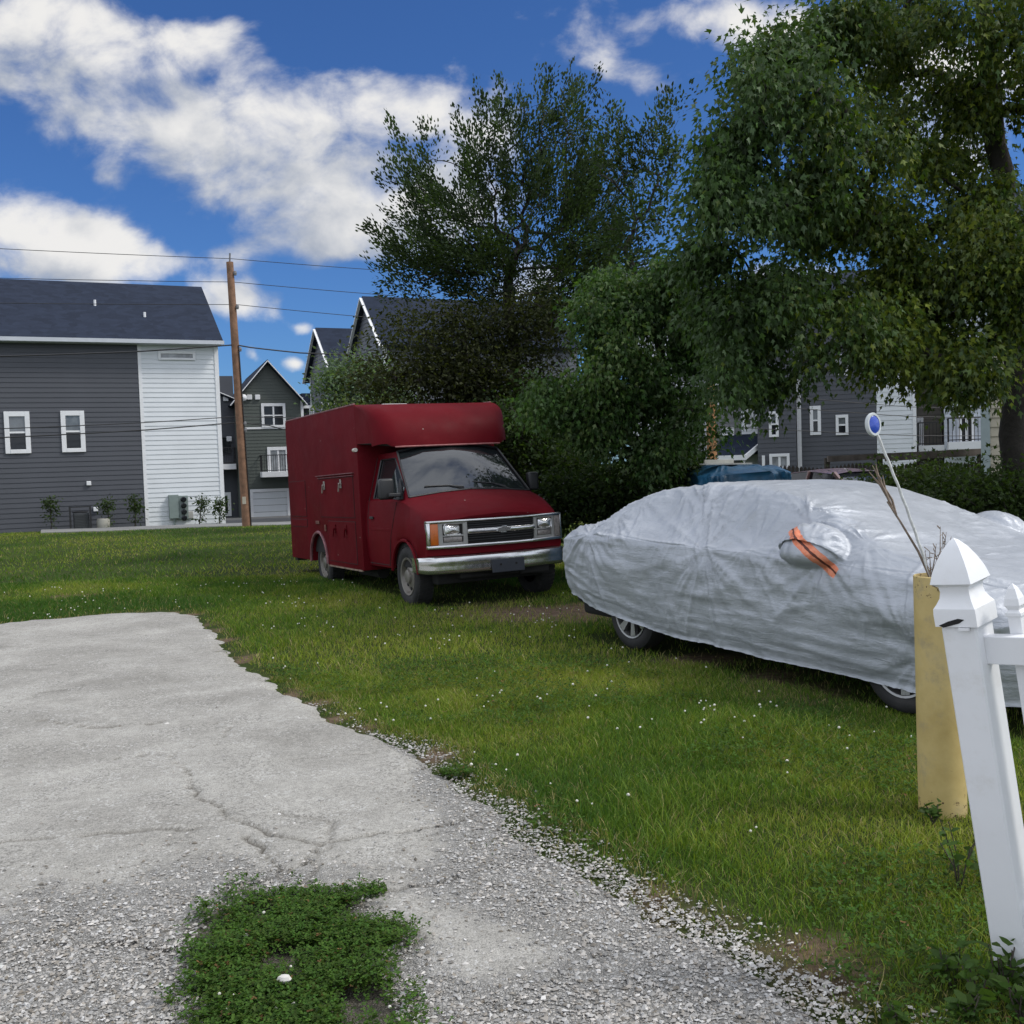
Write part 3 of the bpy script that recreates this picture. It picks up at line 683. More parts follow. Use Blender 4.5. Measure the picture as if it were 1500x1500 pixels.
    # ---- nose: bezel, lamps, grille
    def band(mb, y0, y1, z0, z1, xo, dx, n=14):
        """strip following the curve of the nose; xo stands proud of it, dx thick"""
        ys_ = np.linspace(y0, y1, n + 1); P = []
        for y in ys_:
            f = .61 + bul(y) + xo; P.append([(f - dx, y, z0), (f, y, z0), (f, y, z1), (f - dx, y, z1)])
        P = np.array(P); b0 = len(mb.v); mb.grid(P, True)
        mb.f += [(b0, b0 + 1, b0 + 2, b0 + 3), tuple(b0 + n * 4 + k for k in (3, 2, 1, 0))]
        return mb
    bz = MB(); band(bz, -.925, .925, 1.055, 1.085, .055, .10, 22); band(bz, -.925, .925, .745, .785, .055, .10, 22); band(bz, -.925, -.895, .78, 1.06, .055, .10, 2); band(bz, .895, .925, .78, 1.06, .055, .10, 2)
    bz = bz.build('grille_surround', CHROME, rt, smooth=40, bevel=.006)
    bk = MB(); band(bk, -.90, .90, .76, 1.07, .008, .05, 22); bk.build('grille_backing', M['under'], rt)
    for s in (-1, 1):
        lo, hi = sorted((s * .80, s * .89)); L = MB(); band(L, lo, hi, .79, 1.05, .045, .05, 4); L.build('corner_lamp', AMBER if s < 0 else GREYL, rt, smooth=40, bevel=.006)
        lo, hi = sorted((s * .745, s * .80)); L = MB(); band(L, lo, hi, .785, 1.055, .034, .05, 2); lo, hi = sorted((s * .485, s * .745)); band(L, lo, hi, .785, .815, .034, .05, 3); band(L, lo, hi, .885, .905, .034, .05, 3); band(L, lo, hi, 1.035, 1.055, .034, .05, 3)
        lo, hi = sorted((s * .455, s * .505)); band(L, lo, hi, .785, 1.055, .040, .05, 2); L.build('lamp_bezel', GREYT, rt, bevel=.004)
        yc = s * .625; f = .61 + bul(yc)
        h = MB(); P = []
        for k in range(7):
            q = k / 6; sc = sqrt(max(0, 1 - (q * .999) ** 2)) if k < 6 else 0
            P.append([(f + .022 + .028 * sin(q * pi / 2) - .0, yc + (.105 * (1 - q)) * np.sign(cos(a)) * abs(cos(a)) ** .35, .97 + (.060 * (1 - q)) * np.sign(sin(a)) * abs(sin(a)) ** .35) for a in np.linspace(0, 2 * pi, 28, endpoint=False)])
        h.grid(np.array(P), True); hd = h.build('headlight', CLEAR, rt, smooth=50)
        rg = MB(); rg.tube([(f + .026, yc + .112 * np.sign(cos(a)) * abs(cos(a)) ** .3, .97 + .066 * np.sign(sin(a)) * abs(sin(a)) ** .3) for a in np.linspace(0, 2 * pi, 29)], .008, 5); rg.build('headlight_ring', CHROME, hd, smooth=60)
        lo, hi = sorted((s * .52, s * .735)); L = MB(); band(L, lo, hi, .82, .88, .030, .04, 3); L.build('parking_lamp', GREYL, rt, smooth=40, bevel=.005)
    gr = MB()
    for z in (.825, .855, .885, .985, 1.012, 1.038): band(gr, -.455, .455, z - .004, z + .004, .030, .04, 12)
    gr.build('grille_slats', M['dark_plastic'], rt)
    cb = MB(); band(cb, -.46, .46, .905, .968, .075, .09, 14); cb = cb.build('grille_bar', CHROME, rt, smooth=50, bevel=.018, seg=3)
    # bow-tie badge on the bar
    bt = [(-.085, -.012), (-.060, .017), (-.026, .017), (-.026, .034), (.036, .034), (.030, .017), (.094, .017), (.085, -.0), (.066, -.017), (.030, -.017), (.024, -.034), (-.036, -.034), (-.030, -.017), (-.080, -.017)]
    bt = [(-.092, -.018), (-.070, .018), (-.030, .018), (-.026, .034), (.040, .034), (.036, .018), (.092, .018), (.070, -.018), (.030, -.018), (.026, -.034), (-.040, -.034), (-.036, -.018)]
    xf = .61 + bul(0) + .078
    MB().prism([(y, .937 + z) for y, z in bt], .012, 'X', xf).build('bowtie_badge', mat('badge', (.16, .155, .15), .3, .7, var=.2), cb)
    fr = MB().prism([(y * 1.12, .937 + z * 1.16) for y, z in bt], .005, 'X', xf - .002); fr.build('badge_rim', CHROME, cb)
    # bumper with rolled section and wrapped ends
    prof = [(-.06, .445), (.0, .435), (.038, .455), (.046, .49), (.040, .525), (.046, .56), (.050, .60), (.040, .638), (.0, .655), (-.06, .648)]
    P = []
    for y in np.linspace(-1.0, 1.0, 41):
        e = max(0, (abs(y) - .86) / .14); f = .60 + .21 * (1 - (abs(y)) ** 2.4) - .16 * e ** 2.2; k = 1 - .18 * e ** 2
        P.append([(f + .03 + a, y, .545 + (z - .545) * k) for a, z in prof])
    for s in (0, 1):
        pass
    bp = MB().grid(np.array(P)).build('front_bumper', CHROME, rt, smooth=50)
    MB().add([(x, y, z) for x, y, z in P[0]], [tuple(range(len(prof)))]).add([(x - .22, y, z) for x, y, z in P[0]] + [(x, y, z) for x, y, z in P[0]], [(k, k + 1, k + 11, k + 10) for k in range(9)]).build('bumper_return', CHROME, bp)
    build_each(MB().tube([(.815, -.31, .645), (.825, -.31, .652)], .012, 8).tube([(.815, .30, .645), (.825, .30, .652)], .012, 8), 'bumper_bolt', M['under'], bp)
    MB().box((.70, -.825, .565), (.012, .07, .018), rz=.5).box((.735, -.80, .548), (.01, .02, .03)).build('bumper_scuff', M['under'], bp, bevel=.003)
    MB().box((.905, .02, .495), (.02, .44, .165)).build('plate_bracket', mat('plate_bracket', (.030, .036, .048), .6, var=.2), rt, bevel=.008)
    build_each(MB().tube([(.91, -.085, .51), (.92, -.085, .51)], .014, 8).tube([(.91, .125, .51), (.92, .125, .51)], .014, 8), 'plate_bolt', M['under'], rt)
    MB().b2(.40, .60, -.80, .80, .30, .50).b2(.55, .74, -.55, .55, .36, .46).box((.70, .45, .42), (.14, .42, .14)).build('lower_valance', M['under'], rt, bevel=.02)
    va = MB(); band(va, -.93, .93, .66, .75, .01, .08, 16); va.build('front_valance', RED, rt, bevel=.006)
    # wipers
    for y0, y1, a in ((-.60, .05, .02), (.08, .66, .02)):
        W = MB()
        def wp(y, k): # a point on the windshield near its base
            return (-.115 - k * .10 + .02, y, 1.475 + k * .10 - .045 * (y / .75) ** 2)
        W.tube([wp(y1 - .02, -.55), wp((y0 + y1) / 2 + .1, .1), wp((y0 + y1) / 2, .35)], .008, 5); W.tube([wp(y0, .62), wp((y0 + y1) / 2, .36), wp(y1 - .12, .02)], .010, 5)
        W.build('wiper', M['black_metal'], rt)
    # ---- cab interior
    I = MB().b2(-.32, -.08, -.80, .80, .95, 1.33); I.build('dashboard', mat('dash', (.10, .098, .092), .7), rt, bevel=.05, seg=3)
    MB().prism([(-.84, .6), (.84, .6), (.84, 1.30), (.66, 1.95), (-.66, 1.95), (-.84, 1.30)], .04, 'X', -1.44).build('bulkhead', mat('bulkhead', (.10, .095, .09), .8), rt)
    for y in (-.45, .45):
        sb = MB().b2(-1.12, -.66, y - .26, y + .26, .80, 1.0).build('seat', SEAT, rt, bevel=.06, seg=3)
        MB().box((-1.15, y, 1.28), (.14, .48, .62), M=Matrix.Rotation(-.12, 3, 'Y')).build('seat_back', SEAT, sb, bevel=.05, seg=3)
        MB().box((-1.19, y, 1.66), (.10, .26, .16)).build('headrest', SEAT, sb, bevel=.04, seg=3)
    sw_ = MB(); sw_.tube([(-.46 - .06 * sin(a), .45 + .19 * cos(a), 1.30 + .18 * sin(a)) for a in np.linspace(0, 2 * pi, 25)], .014, 6); sw_.tube([(-.46, .26, 1.30), (-.46, .64, 1.30)], .016, 6); sw_.tube([(-.46, .45, 1.30), (-.28, .45, 1.22)], .03, 8); sw_.build('steering_wheel', M['dark_plastic'], rt)
    MB().box((-.36, .12, 1.39), (.26, .40, .10), M=Matrix.Rotation(.7, 3, 'Y')).build('dash_carton', mat('carton', (.24, .20, .15), .9), rt)
    # ---- box body
    AX = -3.646; z0, zr = .385, .41
    prof = [(-1.46, z0), (-1.46, 2.66), (-1.50, 2.685), (-5.27, 2.735), (-5.31, 2.71), (-5.36, zr), (AX - .47, zr)]
    prof += [(AX + .46 * cos(q), .40 + .46 * sin(q)) for q in np.linspace(pi, .0, 16)] + [(AX + .47, z0)]
    bx = MB().prism(prof, 2.10, 'Y', -1.05); bx.build('cargo_box', REDB, rt, smooth=35, bevel=.028, seg=3)
    cap = MB(); C = [(-1.47, 2.668), (-1.36, 2.672), (-1.22, 2.662), (-1.09, 2.63), (-.98, 2.575), (-.89, 2.50), (-.82, 2.41), (-.765, 2.31), (-.725, 2.20), (-.70, 2.09), (-.695, 2.055)]
    rr = np.interp(np.linspace(0, 1, len(C)), [0, .25, .6, 1], [.05, .16, .30, .32]); P = []
    for i, (x, z) in enumerate(C):
        a = C[min(i + 1, len(C) - 1)]; b_ = C[max(i - 1, 0)]; tx, tz = a[0] - b_[0], a[1] - b_[1]; L = math.hypot(tx, tz); nx, nz = -tz / L, tx / L
        if nx < 0: nx, nz = -nx, -nz
        row = []
        for q in np.concatenate([np.linspace(-1, -.0, 19), np.linspace(0, 1, 19)[1:]]):
            s = np.sign(q); ang = abs(q)
            wc = 1.05 - .07 * i / 10
            if ang > .5: th = (ang - .5) / .5 * pi / 2; y = wc - rr[i] + rr[i] * sin(th); e = rr[i] * (1 - cos(th))
            else: y = (wc - rr[i]) * ang / .5; e = 0
            row.append((x - nx * e + .03 * (1 - (y / 1.05) ** 2) * (i / 10), s * y, z - max(nz, 0) * e * .55 + .085 * float(sstep(i, 8.5, 10)) * float(sstep(y, .78, .93))))
        P.append(row)
    P = np.array(P); cap.grid(P); n = P.shape[1]; b0 = len(cap.v)
    cap.v += [(-1.47, -1.05, 2.14), (-1.47, 1.05, 2.14)]
    cap.f += [tuple([b0] + [i * n for i in range(len(C))][::-1]), tuple([b0 + 1] + [i * n + n - 1 for i in range(len(C))])]
    cap.build('cab_over_cap', RED, rt, smooth=40)
    MB().add([tuple(p) for p in P[-1]] + [(-1.47, 1.05, 2.14), (-1.47, -1.05, 2.14)], [(k, k + 1, n if k >= n // 2 else n + 1) for k in range(n - 1)] + [(n // 2, n, n + 1)]).build('cap_underside', M['under'], rt)
    MB().tube([tuple(p + np.array((.004, 0, -.004))) for p in P[-1] if abs(p[1]) < .80], .013, 6).build('cap_gutter', mat('worn_edge', (.30, .10, .10), .6, var=.4, vscale=10), rt)
    EDGE = mat('worn_aluminium_edge', (.22, .09, .10), .5, .2, var=.5, vscale=9)
    for s in (-1, 1):
        MB().bar((-1.50, s * 1.040, 2.692), (-5.27, s * 1.040, 2.742), .03, .022).build('roof_rail', EDGE, rt, bevel=.006)
    MB().b2(-3.17, -1.52, -1.056, -1.03, z0 - .018, z0 + .004).build('sill_strip', mat('worn_sill', (.30, .22, .17), .6, .3, var=.5, vscale=12), rt)
    MB().tube([(-1.56, -1.065, 2.06), (-1.44, -1.075, 2.06)], .028, 10).build('clearance_lamp', mat('lamp_white', (.6, .56, .5), .35), rt, smooth=40)
    MB().box((-2.9, .0, 2.74), (.55, .55, .05)).box((-2.9, 0, 2.775), (.42, .42, .04)).build('roof_vent', mat('vent_white', (.50, .50, .50), .5), rt, bevel=.02)
    LATCH = mat('latch_metal', (.42, .38, .35), .35, .7, var=.4, vscale=14, dirt=.7, dcol=(.14, .06, .04), dscale=12)
    def latch(p, x, z, bright=True):
        MB().box((x, -1.066, z), (.075, .010, .13)).box((x, -1.082, z), (.03, .03, .03)).box((x + .012, -1.098, z - .055), (.026, .018, .13), M=Matrix.Rotation(.35, 3, 'Y')).build('latch', LATCH if bright else REDB, p, bevel=.005)
    def door(x0, x1, za, zb):
        d = MB().b2(x0, x1, -1.058, -1.046, za, zb).build('compartment_door', REDB, rt, bevel=.006)
        s_ = MB(); pts = [(x0, za), (x1, za), (x1, zb), (x0, zb)]
        for (a, b_), (c_, e) in zip(pts, pts[1:] + pts[:1]): s_.bar((a, -1.0525, b_), (c_, -1.0525, e), .008, .008)
        s_.build('door_seam', M['under'], d); return d
    d1 = door(-3.42, -1.72, 1.12, 1.70); latch(d1, -3.13, 1.60); latch(d1, -2.28, 1.61)
    d2 = door(-3.05, -1.72, .46, 1.06); latch(d2, -2.69, .95, False); latch(d2, -2.15, .95, False)
    d3 = door(-5.25, -4.25, 1.12, 1.70); d4 = door(-5.25, -4.25, .95, 1.07)
    build_each(MB().b2(-3.52, -1.66, -1.085, -1.045, 1.745, 1.757).b2(-3.46, -1.68, -1.075, -1.045, 1.712, 1.720), 'drip_rail', EDGE, rt)
    build_each(MB().box((-3.19, -1.064, .95), (.06, .02, .10)).box((-3.62, -1.062, 1.03), (.20, .012, .05)), 'rusty_bracket', mat('rusty', (.14, .055, .04), .8, var=.5, vscale=20), rt, bevel=.006)
    fl = MB(); fl.tube([(AX + .475 * cos(q), -1.055, .40 + .475 * sin(q)) for q in np.linspace(.0, pi, 20)], .026, 6); fl.build('wheel_arch_lip', EDGE, rt, smooth=50)
    MB().b2(-5.2, -1.5, -.80, .80, .40, .55).b2(AX - .42, AX + .42, -.99, .99, .55, .82).b2(-5.3, .4, -.5, -.4, .35, .5).b2(-5.3, .4, .4, .5, .35, .5).build('chassis', M['under'], rt)
    MB().tube([(-1.6, -.72, .33), (-2.5, -.72, .33)], .09, 10).build('exhaust', M['under'], rt); MB().tube([(0, -.8, .36), (0, .8, .36)], .05, 8).build('front_axle', M['under'], rt); MB().tube([(AX, -.9, .385), (AX, .9, .385)], .07, 10).lathe([(.0, -.16), (.17, -.1), (.17, .1), (0, .16)], 16, 'Y', (AX, 0, .385)).build('rear_axle', M['under'], rt)
    MB().box((-5.30, 0, .42), (.14, 2.0, .14)).build('rear_bumper', M['black_metal'], rt, bevel=.01)
    for x, y, s in ((0, -.855, -1), (0, .855, 1), (AX, -.87, -1), (AX, .87, 1)): wheel_steel(rt, x, y, side=s)
truck()
# ------------------------------------------------------------------ car under a silver cover
def covered_car():
    rt = thing('covered_car', 'sedan under a wrinkled silver car cover with an orange mark by its mirror', 'car', (3.22, 7.01, 0), (0, 0, radians(-60.5)))
    # side view of the shape the cloth lies on
    top = [(-4.20, .74), (-4.17, .95), (-4.06, 1.075), (-3.85, 1.115), (-3.60, 1.14), (-3.42, 1.20), (-3.22, 1.315), (-3.0, 1.40), (-2.7, 1.455), (-2.3, 1.488), (-1.9, 1.50), (-1.5, 1.488), (-1.15, 1.435), (-.8, 1.325), (-.45, 1.195), (-.12, 1.075), (.2, 1.01), (.55, .95), (.8, .88), (.93, .79), (.98, .68)]
    tx, tz = np.array(top).T
    nx = 520
    xs_ = -4.20 + 5.18 * np.linspace(0, 1, nx)
    # crowd stations round the ends
    u = np.linspace(0, 1, nx); xs_ = -4.20 + 5.18 * (u - .05 * np.sin(2 * pi * u) / (2 * pi) * 2)
    zt = np.interp(xs_, tx, tz)
    for _ in range(6): zt[1:-1] = .25 * zt[:-2] + .5 * zt[1:-1] + .25 * zt[2:]
    hw = np.interp(xs_, [-4.20, -4.15, -4.0, -3.7, -3.0, -2, -.6, .2, .65, .88, .98], [.62, .74, .86, .925, .95, .955, .955, .95, .89, .76, .60])
    hem = np.interp(xs_, [-4.2, -4.0, -3.77, -3.5, -2.92, -2.2, -1.22, .04, .4, .98], [.47, .41, .38, .325, .255, .215, .19, .17, .165, .20])
    belt = np.interp(xs_, [-4.2, -4.0, -3.4, -2.5, -1, -.2, .4, .98], [.80, .97, 1.03, 1.02, .985, .95, .86, .62]); belt = np.minimum(belt, zt - .03)
    rw = np.interp(xs_, [-4.2, -3.9, -3.45, -3.1, -2.6, -1.6, -1.1, -.6, -.1, .4, .98], [.50, .74, .74, .62, .565, .58, .62, .70, .78, .76, .45]); rw = np.minimum(rw, hw - .06)
    # half sections as smooth curves
    nh = 110; K = []
    for x, z, w_, h, b_, r in zip(xs_, zt, hw, hem, belt, rw):
        ctl = np.array([(w_ * .915, h), (w_ * .968, h + (b_ - h) * .28), (w_, h + (b_ - h) * .62), (w_ * .985, b_ - .04), (w_ * .945, b_ + .02), (r + (w_ * .945 - r) * .5, b_ + (z - b_) * .48), (r + .02, z - max(.045, (z - b_) * .12)), (r - .06, z - .018), (r * .5, z - .004), (0, z)])
        for k in range(1, len(ctl)): ctl[k, 1] = max(ctl[k, 1], ctl[k - 1, 1] + .001)
        # Catmull-Rom through control points
        pts = []; c = np.vstack([2 * ctl[0] - ctl[1], ctl, np.array((-ctl[-2][0], ctl[-2][1]))])
        per = np.linspace(0, len(ctl) - 1, nh)
        for q in per:
            i = min(int(q), len(ctl) - 2); f = q - i; p0, p1, p2, p3 = c[i], c[i + 1], c[i + 2], c[i + 3]
            pts.append(.5 * ((2 * p1) + (p2 - p0) * f + (2 * p0 - 5 * p1 + 4 * p2 - p3) * f * f + (3 * p1 - p0 - 3 * p2 + p3) * f ** 3))
        K.append(pts)
    K = np.array(K)                                     # nx, nh, (y,z)
    G = np.zeros((nx, 2 * nh - 1, 3)); G[:, :, 0] = xs_[:, None]
    G[:, :nh, 1] = -K[:, :, 0]; G[:, :nh, 2] = K[:, :, 1]; G[:, nh:, 1] = K[:, -2::-1, 0]; G[:, nh:, 2] = K[:, -2::-1, 1]
    # round the plan at the tail: close the ends
    def close(row, sx):
        out = []
        for k, s in enumerate((.93, .82, .66, .46, .24, .04)):
            r = row.copy(); cz = row[0, 2]; r[:, 1] *= s; r[:, 2] = cz + (row[:, 2] - cz) * (1 - (1 - s) * .35); r[:, 0] += sx * .035 * (1 - s ** 2); out.append(r)
        return out
    a = close(G[0], -1)[::-1]; b_ = close(G[-1], 1)
    G = np.concatenate([np.array(a), G, np.array(b_)], 0); nu, nv = G.shape[:2]
    # cloth normals
    def normals(G):
        du = np.gradient(G, axis=0); dv = np.gradient(G, axis=1); n = np.cross(du, dv); return n / (np.linalg.norm(n, axis=2, keepdims=True) + 1e-9)
    N = normals(G)
    if (N[nu // 2, nh - 1, 2]) < 0: N = -N
    X, Z = G[..., 0], G[..., 2]; side = np.where(np.arange(nv)[None] < nh, 1, -1) * np.ones_like(X); Yabs = np.abs(G[..., 1])
    arc = np.concatenate([np.zeros((nu, 1)), np.cumsum(np.linalg.norm(np.diff(G, axis=1), axis=2), 1)], 1)
    arc = np.minimum(arc, arc[:, -1:] - arc); sd = (side < 0) * 37.0
    D = np.zeros_like(X)
    lowm = 1 - sstep(arc, .25, .85); mid = sstep(arc, .2, .5) * (1 - sstep(arc, .75, 1.1)); topm = sstep(arc, 1.0, 1.35)
    wob = .10 * (fbm(X * 1.6 + sd, arc * 2.2, 200, 3) - .5)
    # long folds pulled along the flank
    def crease(x, y, seed, oct=2, p=3): return ridged(x, y, seed, oct) ** p - .35
    D += lowm * .018 * crease(X * .55 + sd, (arc + wob * .8 + .05 * X) * 11, 201, 2, 2) * (.35 + .9 * fbm(X * .9 + sd, arc * 2, 202))
    D += lowm * .010 * crease(X * 1.5 + sd, (arc + wob * .6) * 26, 203, 2, 2)
    D += .018 * crease(X * 1.0 + sd + arc * .9, arc * 4.5 - X * .8 + wob * 4, 204, 2, 3) * (mid + .4 * lowm)
    D += .015 * crease(X * 5 + sd + 1.5 * wob, arc * 6, 205, 2, 4) * mid * sstep(fbm(X * 1.2 + sd, arc * 1.5, 206), .42, .6)
    D += .011 * crease(X * 8 + sd, arc * 8, 207, 2, 4) * sstep(fbm(X * 1.5 + sd, arc * 2.2, 208), .45, .62)
    D += topm * .010 * crease(X * .8 + .5 * G[..., 1], G[..., 1] * 2.6 - X * .8, 209, 2, 3)
    D += .012 * (fbm(X * 1.3 + sd, arc * 2.1, 210, 2) - .5)
    # folds fanning out of the places where the cloth is pinned
    def fan(cx, ca, R, amp, freq, seed, sgn=1, lo=-9, hi=9):
        nonlocal D
        dx, dy = X - cx, arc - ca; r = np.hypot(dx, dy); th = np.arctan2(dy, dx)
        m = (side == sgn) * np.exp(-(r / R) ** 2) * sstep(r, .02, .14) * sstep(pi - np.abs(th), 0, .4) * sstep(th, lo, lo + .3) * (1 - sstep(th, hi - .3, hi))
        D = D + m * 1.2 * amp * (ridged(th * freq, r * .8 + .3, seed, 2) ** 3 - .35)
    ab = .78
    fan(-1.80, ab, .75, .030, 3.4, 220); fan(-2.05, 1.16, .55, .026, 3.8, 221); fan(-.86, 1.12, .45, .034, 4.2, 222); fan(-.55, .80, .6, .022, 3.2, 223)
    fan(-3.5, .72, .65, .030, 3.6, 224); fan(-3.25, 1.0, .45, .026, 4.0, 225); fan(-4.0, .3, .6, .022, 3.4, 226); fan(.2, .25, .8, .024, 3.2, 227); fan(-1.3, .85, .5, .014, 4.4, 228)
    fan(-2.4, 1.3, .5, .018, 3.5, 229); fan(-3.0, 1.2, .4, .022, 4.5, 230); fan(-.3, 1.0, .6, .018, 3.0, 231)
    # hollow over the side glass and over the rear arch
    D -= .030 * np.exp(-(((X + 1.45) / .36) ** 2 + ((arc - 1.0) / .16) ** 2) * 1.2) + .022 * np.exp(-(((X + 2.55) / .42) ** 2 + ((arc - 1.02) / .16) ** 2) * 1.2)
    D -= .02 * np.exp(-(((X + 3.0) / .35) ** 2 + ((arc - .2) / .2) ** 2)) + .02 * np.exp(-(((X - .05) / .4) ** 2 + ((arc - .2) / .2) ** 2))
    D += .02 * np.exp(-(((X + 3.0) / .42) ** 2 + ((arc - .50) / .12) ** 2)) + .028 * np.exp(-(((X - .0) / .45) ** 2 + ((arc - .52) / .12) ** 2))
    # sewn seams
    wv = .012 * np.sin(X * 3.1) + .02 * (fbm(X * 1.4, X * 0, 240) - .5)
    nm = 1 - np.exp(-(((X + .7) / .42) ** 2 + ((arc - .85) / .3) ** 2) ** 2)
    for ca in (.80, 1.235):
        q = arc - ca - wv; D -= nm * .0055 * np.exp(-(q / .006) ** 2) * (X < .7); D += nm * .004 * np.exp(-((q - .014) / .010) ** 2) * (X < .7)
    q = (X + 1.86) + .62 * (arc - .80) - wv; D -= .006 * np.exp(-(q / .008) ** 2) * (arc > .79) * (arc < 1.23) * (side > 0)
    D += .010 * (1 - sstep(arc, .0, .022))             # elastic hem
    hemw = (1 - sstep(arc, 0, .06)); D += hemw * .0025 * np.sin(X * 55 + 6 * fbm(X * 2, X * 0, 241))
    # mirror pockets
    for s in (1, -1):
        a0, x0 = (.845, -.70) if s > 0 else (.86, -.52)
        e = np.where(X < x0, ((X - x0) / .27) ** 2, ((X - x0) / .30) ** 2); up = np.where(arc > a0, ((arc - a0) / .24) ** 2, ((arc - a0) / .10) ** 2)
        bmp = np.clip(1 - (e + up), 0, 1) ** .55
        bmp *= 1 + .25 * (ridged(X * 5, arc * 8, 250) - .5)
        D += (side == s) * .20 * bmp
    D[:6] *= np.linspace(.15, .8, 6)[:, None]; D[-6:] *= np.linspace(.8, .15, 6)[:, None]
    V = G + N * D[..., None]; V[..., 2] = np.where(arc < .03, np.maximum(V[..., 2], .12), V[..., 2])
    V[..., 2] += (1 - sstep(arc, 0, .18)) * .035 * (fbm(X * 1.7 + sd, X * 0, 260, 3) - .5)
    # material: silver cloth with fine weave and an orange tape across the mirror pocket
    m, t, b = principled('silver_cover'); tc = t.node('ShaderNodeTexCoord').outputs['Object']
    c = t.ramp(t.noise(tc, 2.2, 6, .6), [(.3, (.365, .39, .43)), (.7, (.445, .47, .515))])
    sp = t.node('ShaderNodeSeparateXYZ'); t.l.new(tc, sp.inputs[0]); x, y, z = sp.outputs; x = t.math('ADD', x, t.math('MULTIPLY', t.math('ADD', y, 1.0), .52)); z = t.math('ADD', z, t.math('MULTIPLY', t.math('ADD', y, 1.0), .10))
    c = t.mixc(t.math('MULTIPLY', t.smooth(t.noise(tc, 5, 7, .7), .55, .75), .35), c, (.30, .31, .30))
    # tape line from (-.83, 1.195) to (-.40, .905) in the (x,z) plane
    ax_, az_, bx_, bz_ = -.82, 1.20, -.40, .90; L = math.hypot(bx_ - ax_, bz_ - az_); ux, uz = (bx_ - ax_) / L, (bz_ - az_) / L
    al = t.math('ADD', t.math('MULTIPLY', t.math('SUBTRACT', x, ax_), ux), t.math('MULTIPLY', t.math('SUBTRACT', z, az_), uz))
    ac = t.math('ADD', t.math('MULTIPLY', t.math('SUBTRACT', x, ax_), -uz), t.math('MULTIPLY', t.math('SUBTRACT', z, az_), ux))
    ac = t.math('ADD', ac, t.math('MULTIPLY', t.math('SUBTRACT', t.noise(tc, 7, 3), .5), .05))
    aca = t.math('ABSOLUTE', ac)
    msk = t.math('MULTIPLY', t.math('LESS_THAN', aca, .043), t.math('MULTIPLY', t.math('GREATER_THAN', al, 0), t.math('LESS_THAN', al, L)))
    msk = t.math('MULTIPLY', msk, t.math('LESS_THAN', y, -.7)); dk = t.math('MULTIPLY', msk, t.math('LESS_THAN', aca, .0085))
    org = t.ramp(t.noise(tc, 26, 5, .7), [(.35, (.72, .17, .065)), (.62, (.80, .30, .17))])
    c = t.mixc(t.math('MULTIPLY', msk, .95), c, org); c = t.mixc(dk, c, (.11, .035, .025))
    t.put(b.inputs['Base Color'], c); b.inputs['Metallic'].default_value = .30
    t.put(b.inputs['Roughness'], t.ramp(t.noise(tc, 9, 4), [(.3, .42), (.7, .54)]))
    lg = t.vmath('MULTIPLY', tc, (4.5, 18, 34)); lw = t.bump(t.noise(lg, 1.0, 4, .6, .6), .38, .016); fine = t.bump(t.noise(tc, 38, 6, .66, .4), .38, .011, lw); t.put(b.inputs['Normal'], t.bump(t.noise(tc, 320, 2), .15, .001, fine))
    cv = fast_mesh('cover', V.reshape(-1, 3), grid_faces(nu, nv), m, rt, smooth=True)
    # what shows below the hem: wheels, dark underside
    AL = mat('alloy', (.30, .30, .30), .30, .8, var=.15, dirt=.4, dcol=(.12, .11, .10), dscale=8)
    def wheel(xw, s):
        r, w_ = .335, .215; c = (xw, s * .735, r)
        tw = MB().lathe([(r * .66, -w_ * .42), (r * .76, -w_ * .5), (r * .9, -w_ * .48), (r * .98, -w_ * .38), (r, -w_ * .2), (r, w_ * .2), (r * .98, w_ * .38), (r * .9, w_ * .48), (r * .76, w_ * .5), (r * .66, w_ * .42)], 44, 'Y', c).build('wheel', M['rubber'], rt, smooth=35)
        o = s * w_ * .5
        rim = MB().lathe([(r * .68, o * .85), (r * .685, o * .98), (r * .64, o * .95), (r * .60, o * .70), (r * .58, -o * .2)], 40, 'Y', c)
        for k in range(7):
            q = 2 * pi * k / 7 + .4
            for dq in (-.09, .09):
                rim.bar((c[0] + cos(q) * r * .12, c[1] + o * .62, r + sin(q) * r * .12), (c[0] + cos(q + dq) * r * .63, c[1] + o * .80, r + sin(q + dq) * r * .63), .034, .034, up=(0, 1, 0))
        rim.lathe([(r * .17, o * .4), (r * .17, o * .68), (r * .13, o * .78), (0, o * .8)], 20, 'Y', c); rim.build('rim', AL, tw, smooth=30)
        MB().lathe([(r * .52, o * .1), (0, o * .12)], 30, 'Y', c).build('brake_disc', M['under'], tw)
    for xw in (-2.96, 0):
        for s in (-1, 1): wheel(xw, s)
    MB().b2(-4.0, .8, -.66, .66, .20, .60).b2(-2.6, -.36, -.86, .86, .20, .6).b2(-3.9, -3.4, -.8, .8, .34, .7).build('underbody', M['under'], rt, bevel=.04)
    MB().tube([(-3.62, -.55, .27), (-4.02, -.60, .29)], .035, 10).build('tailpipe', M['black_metal'], rt)
covered_car()
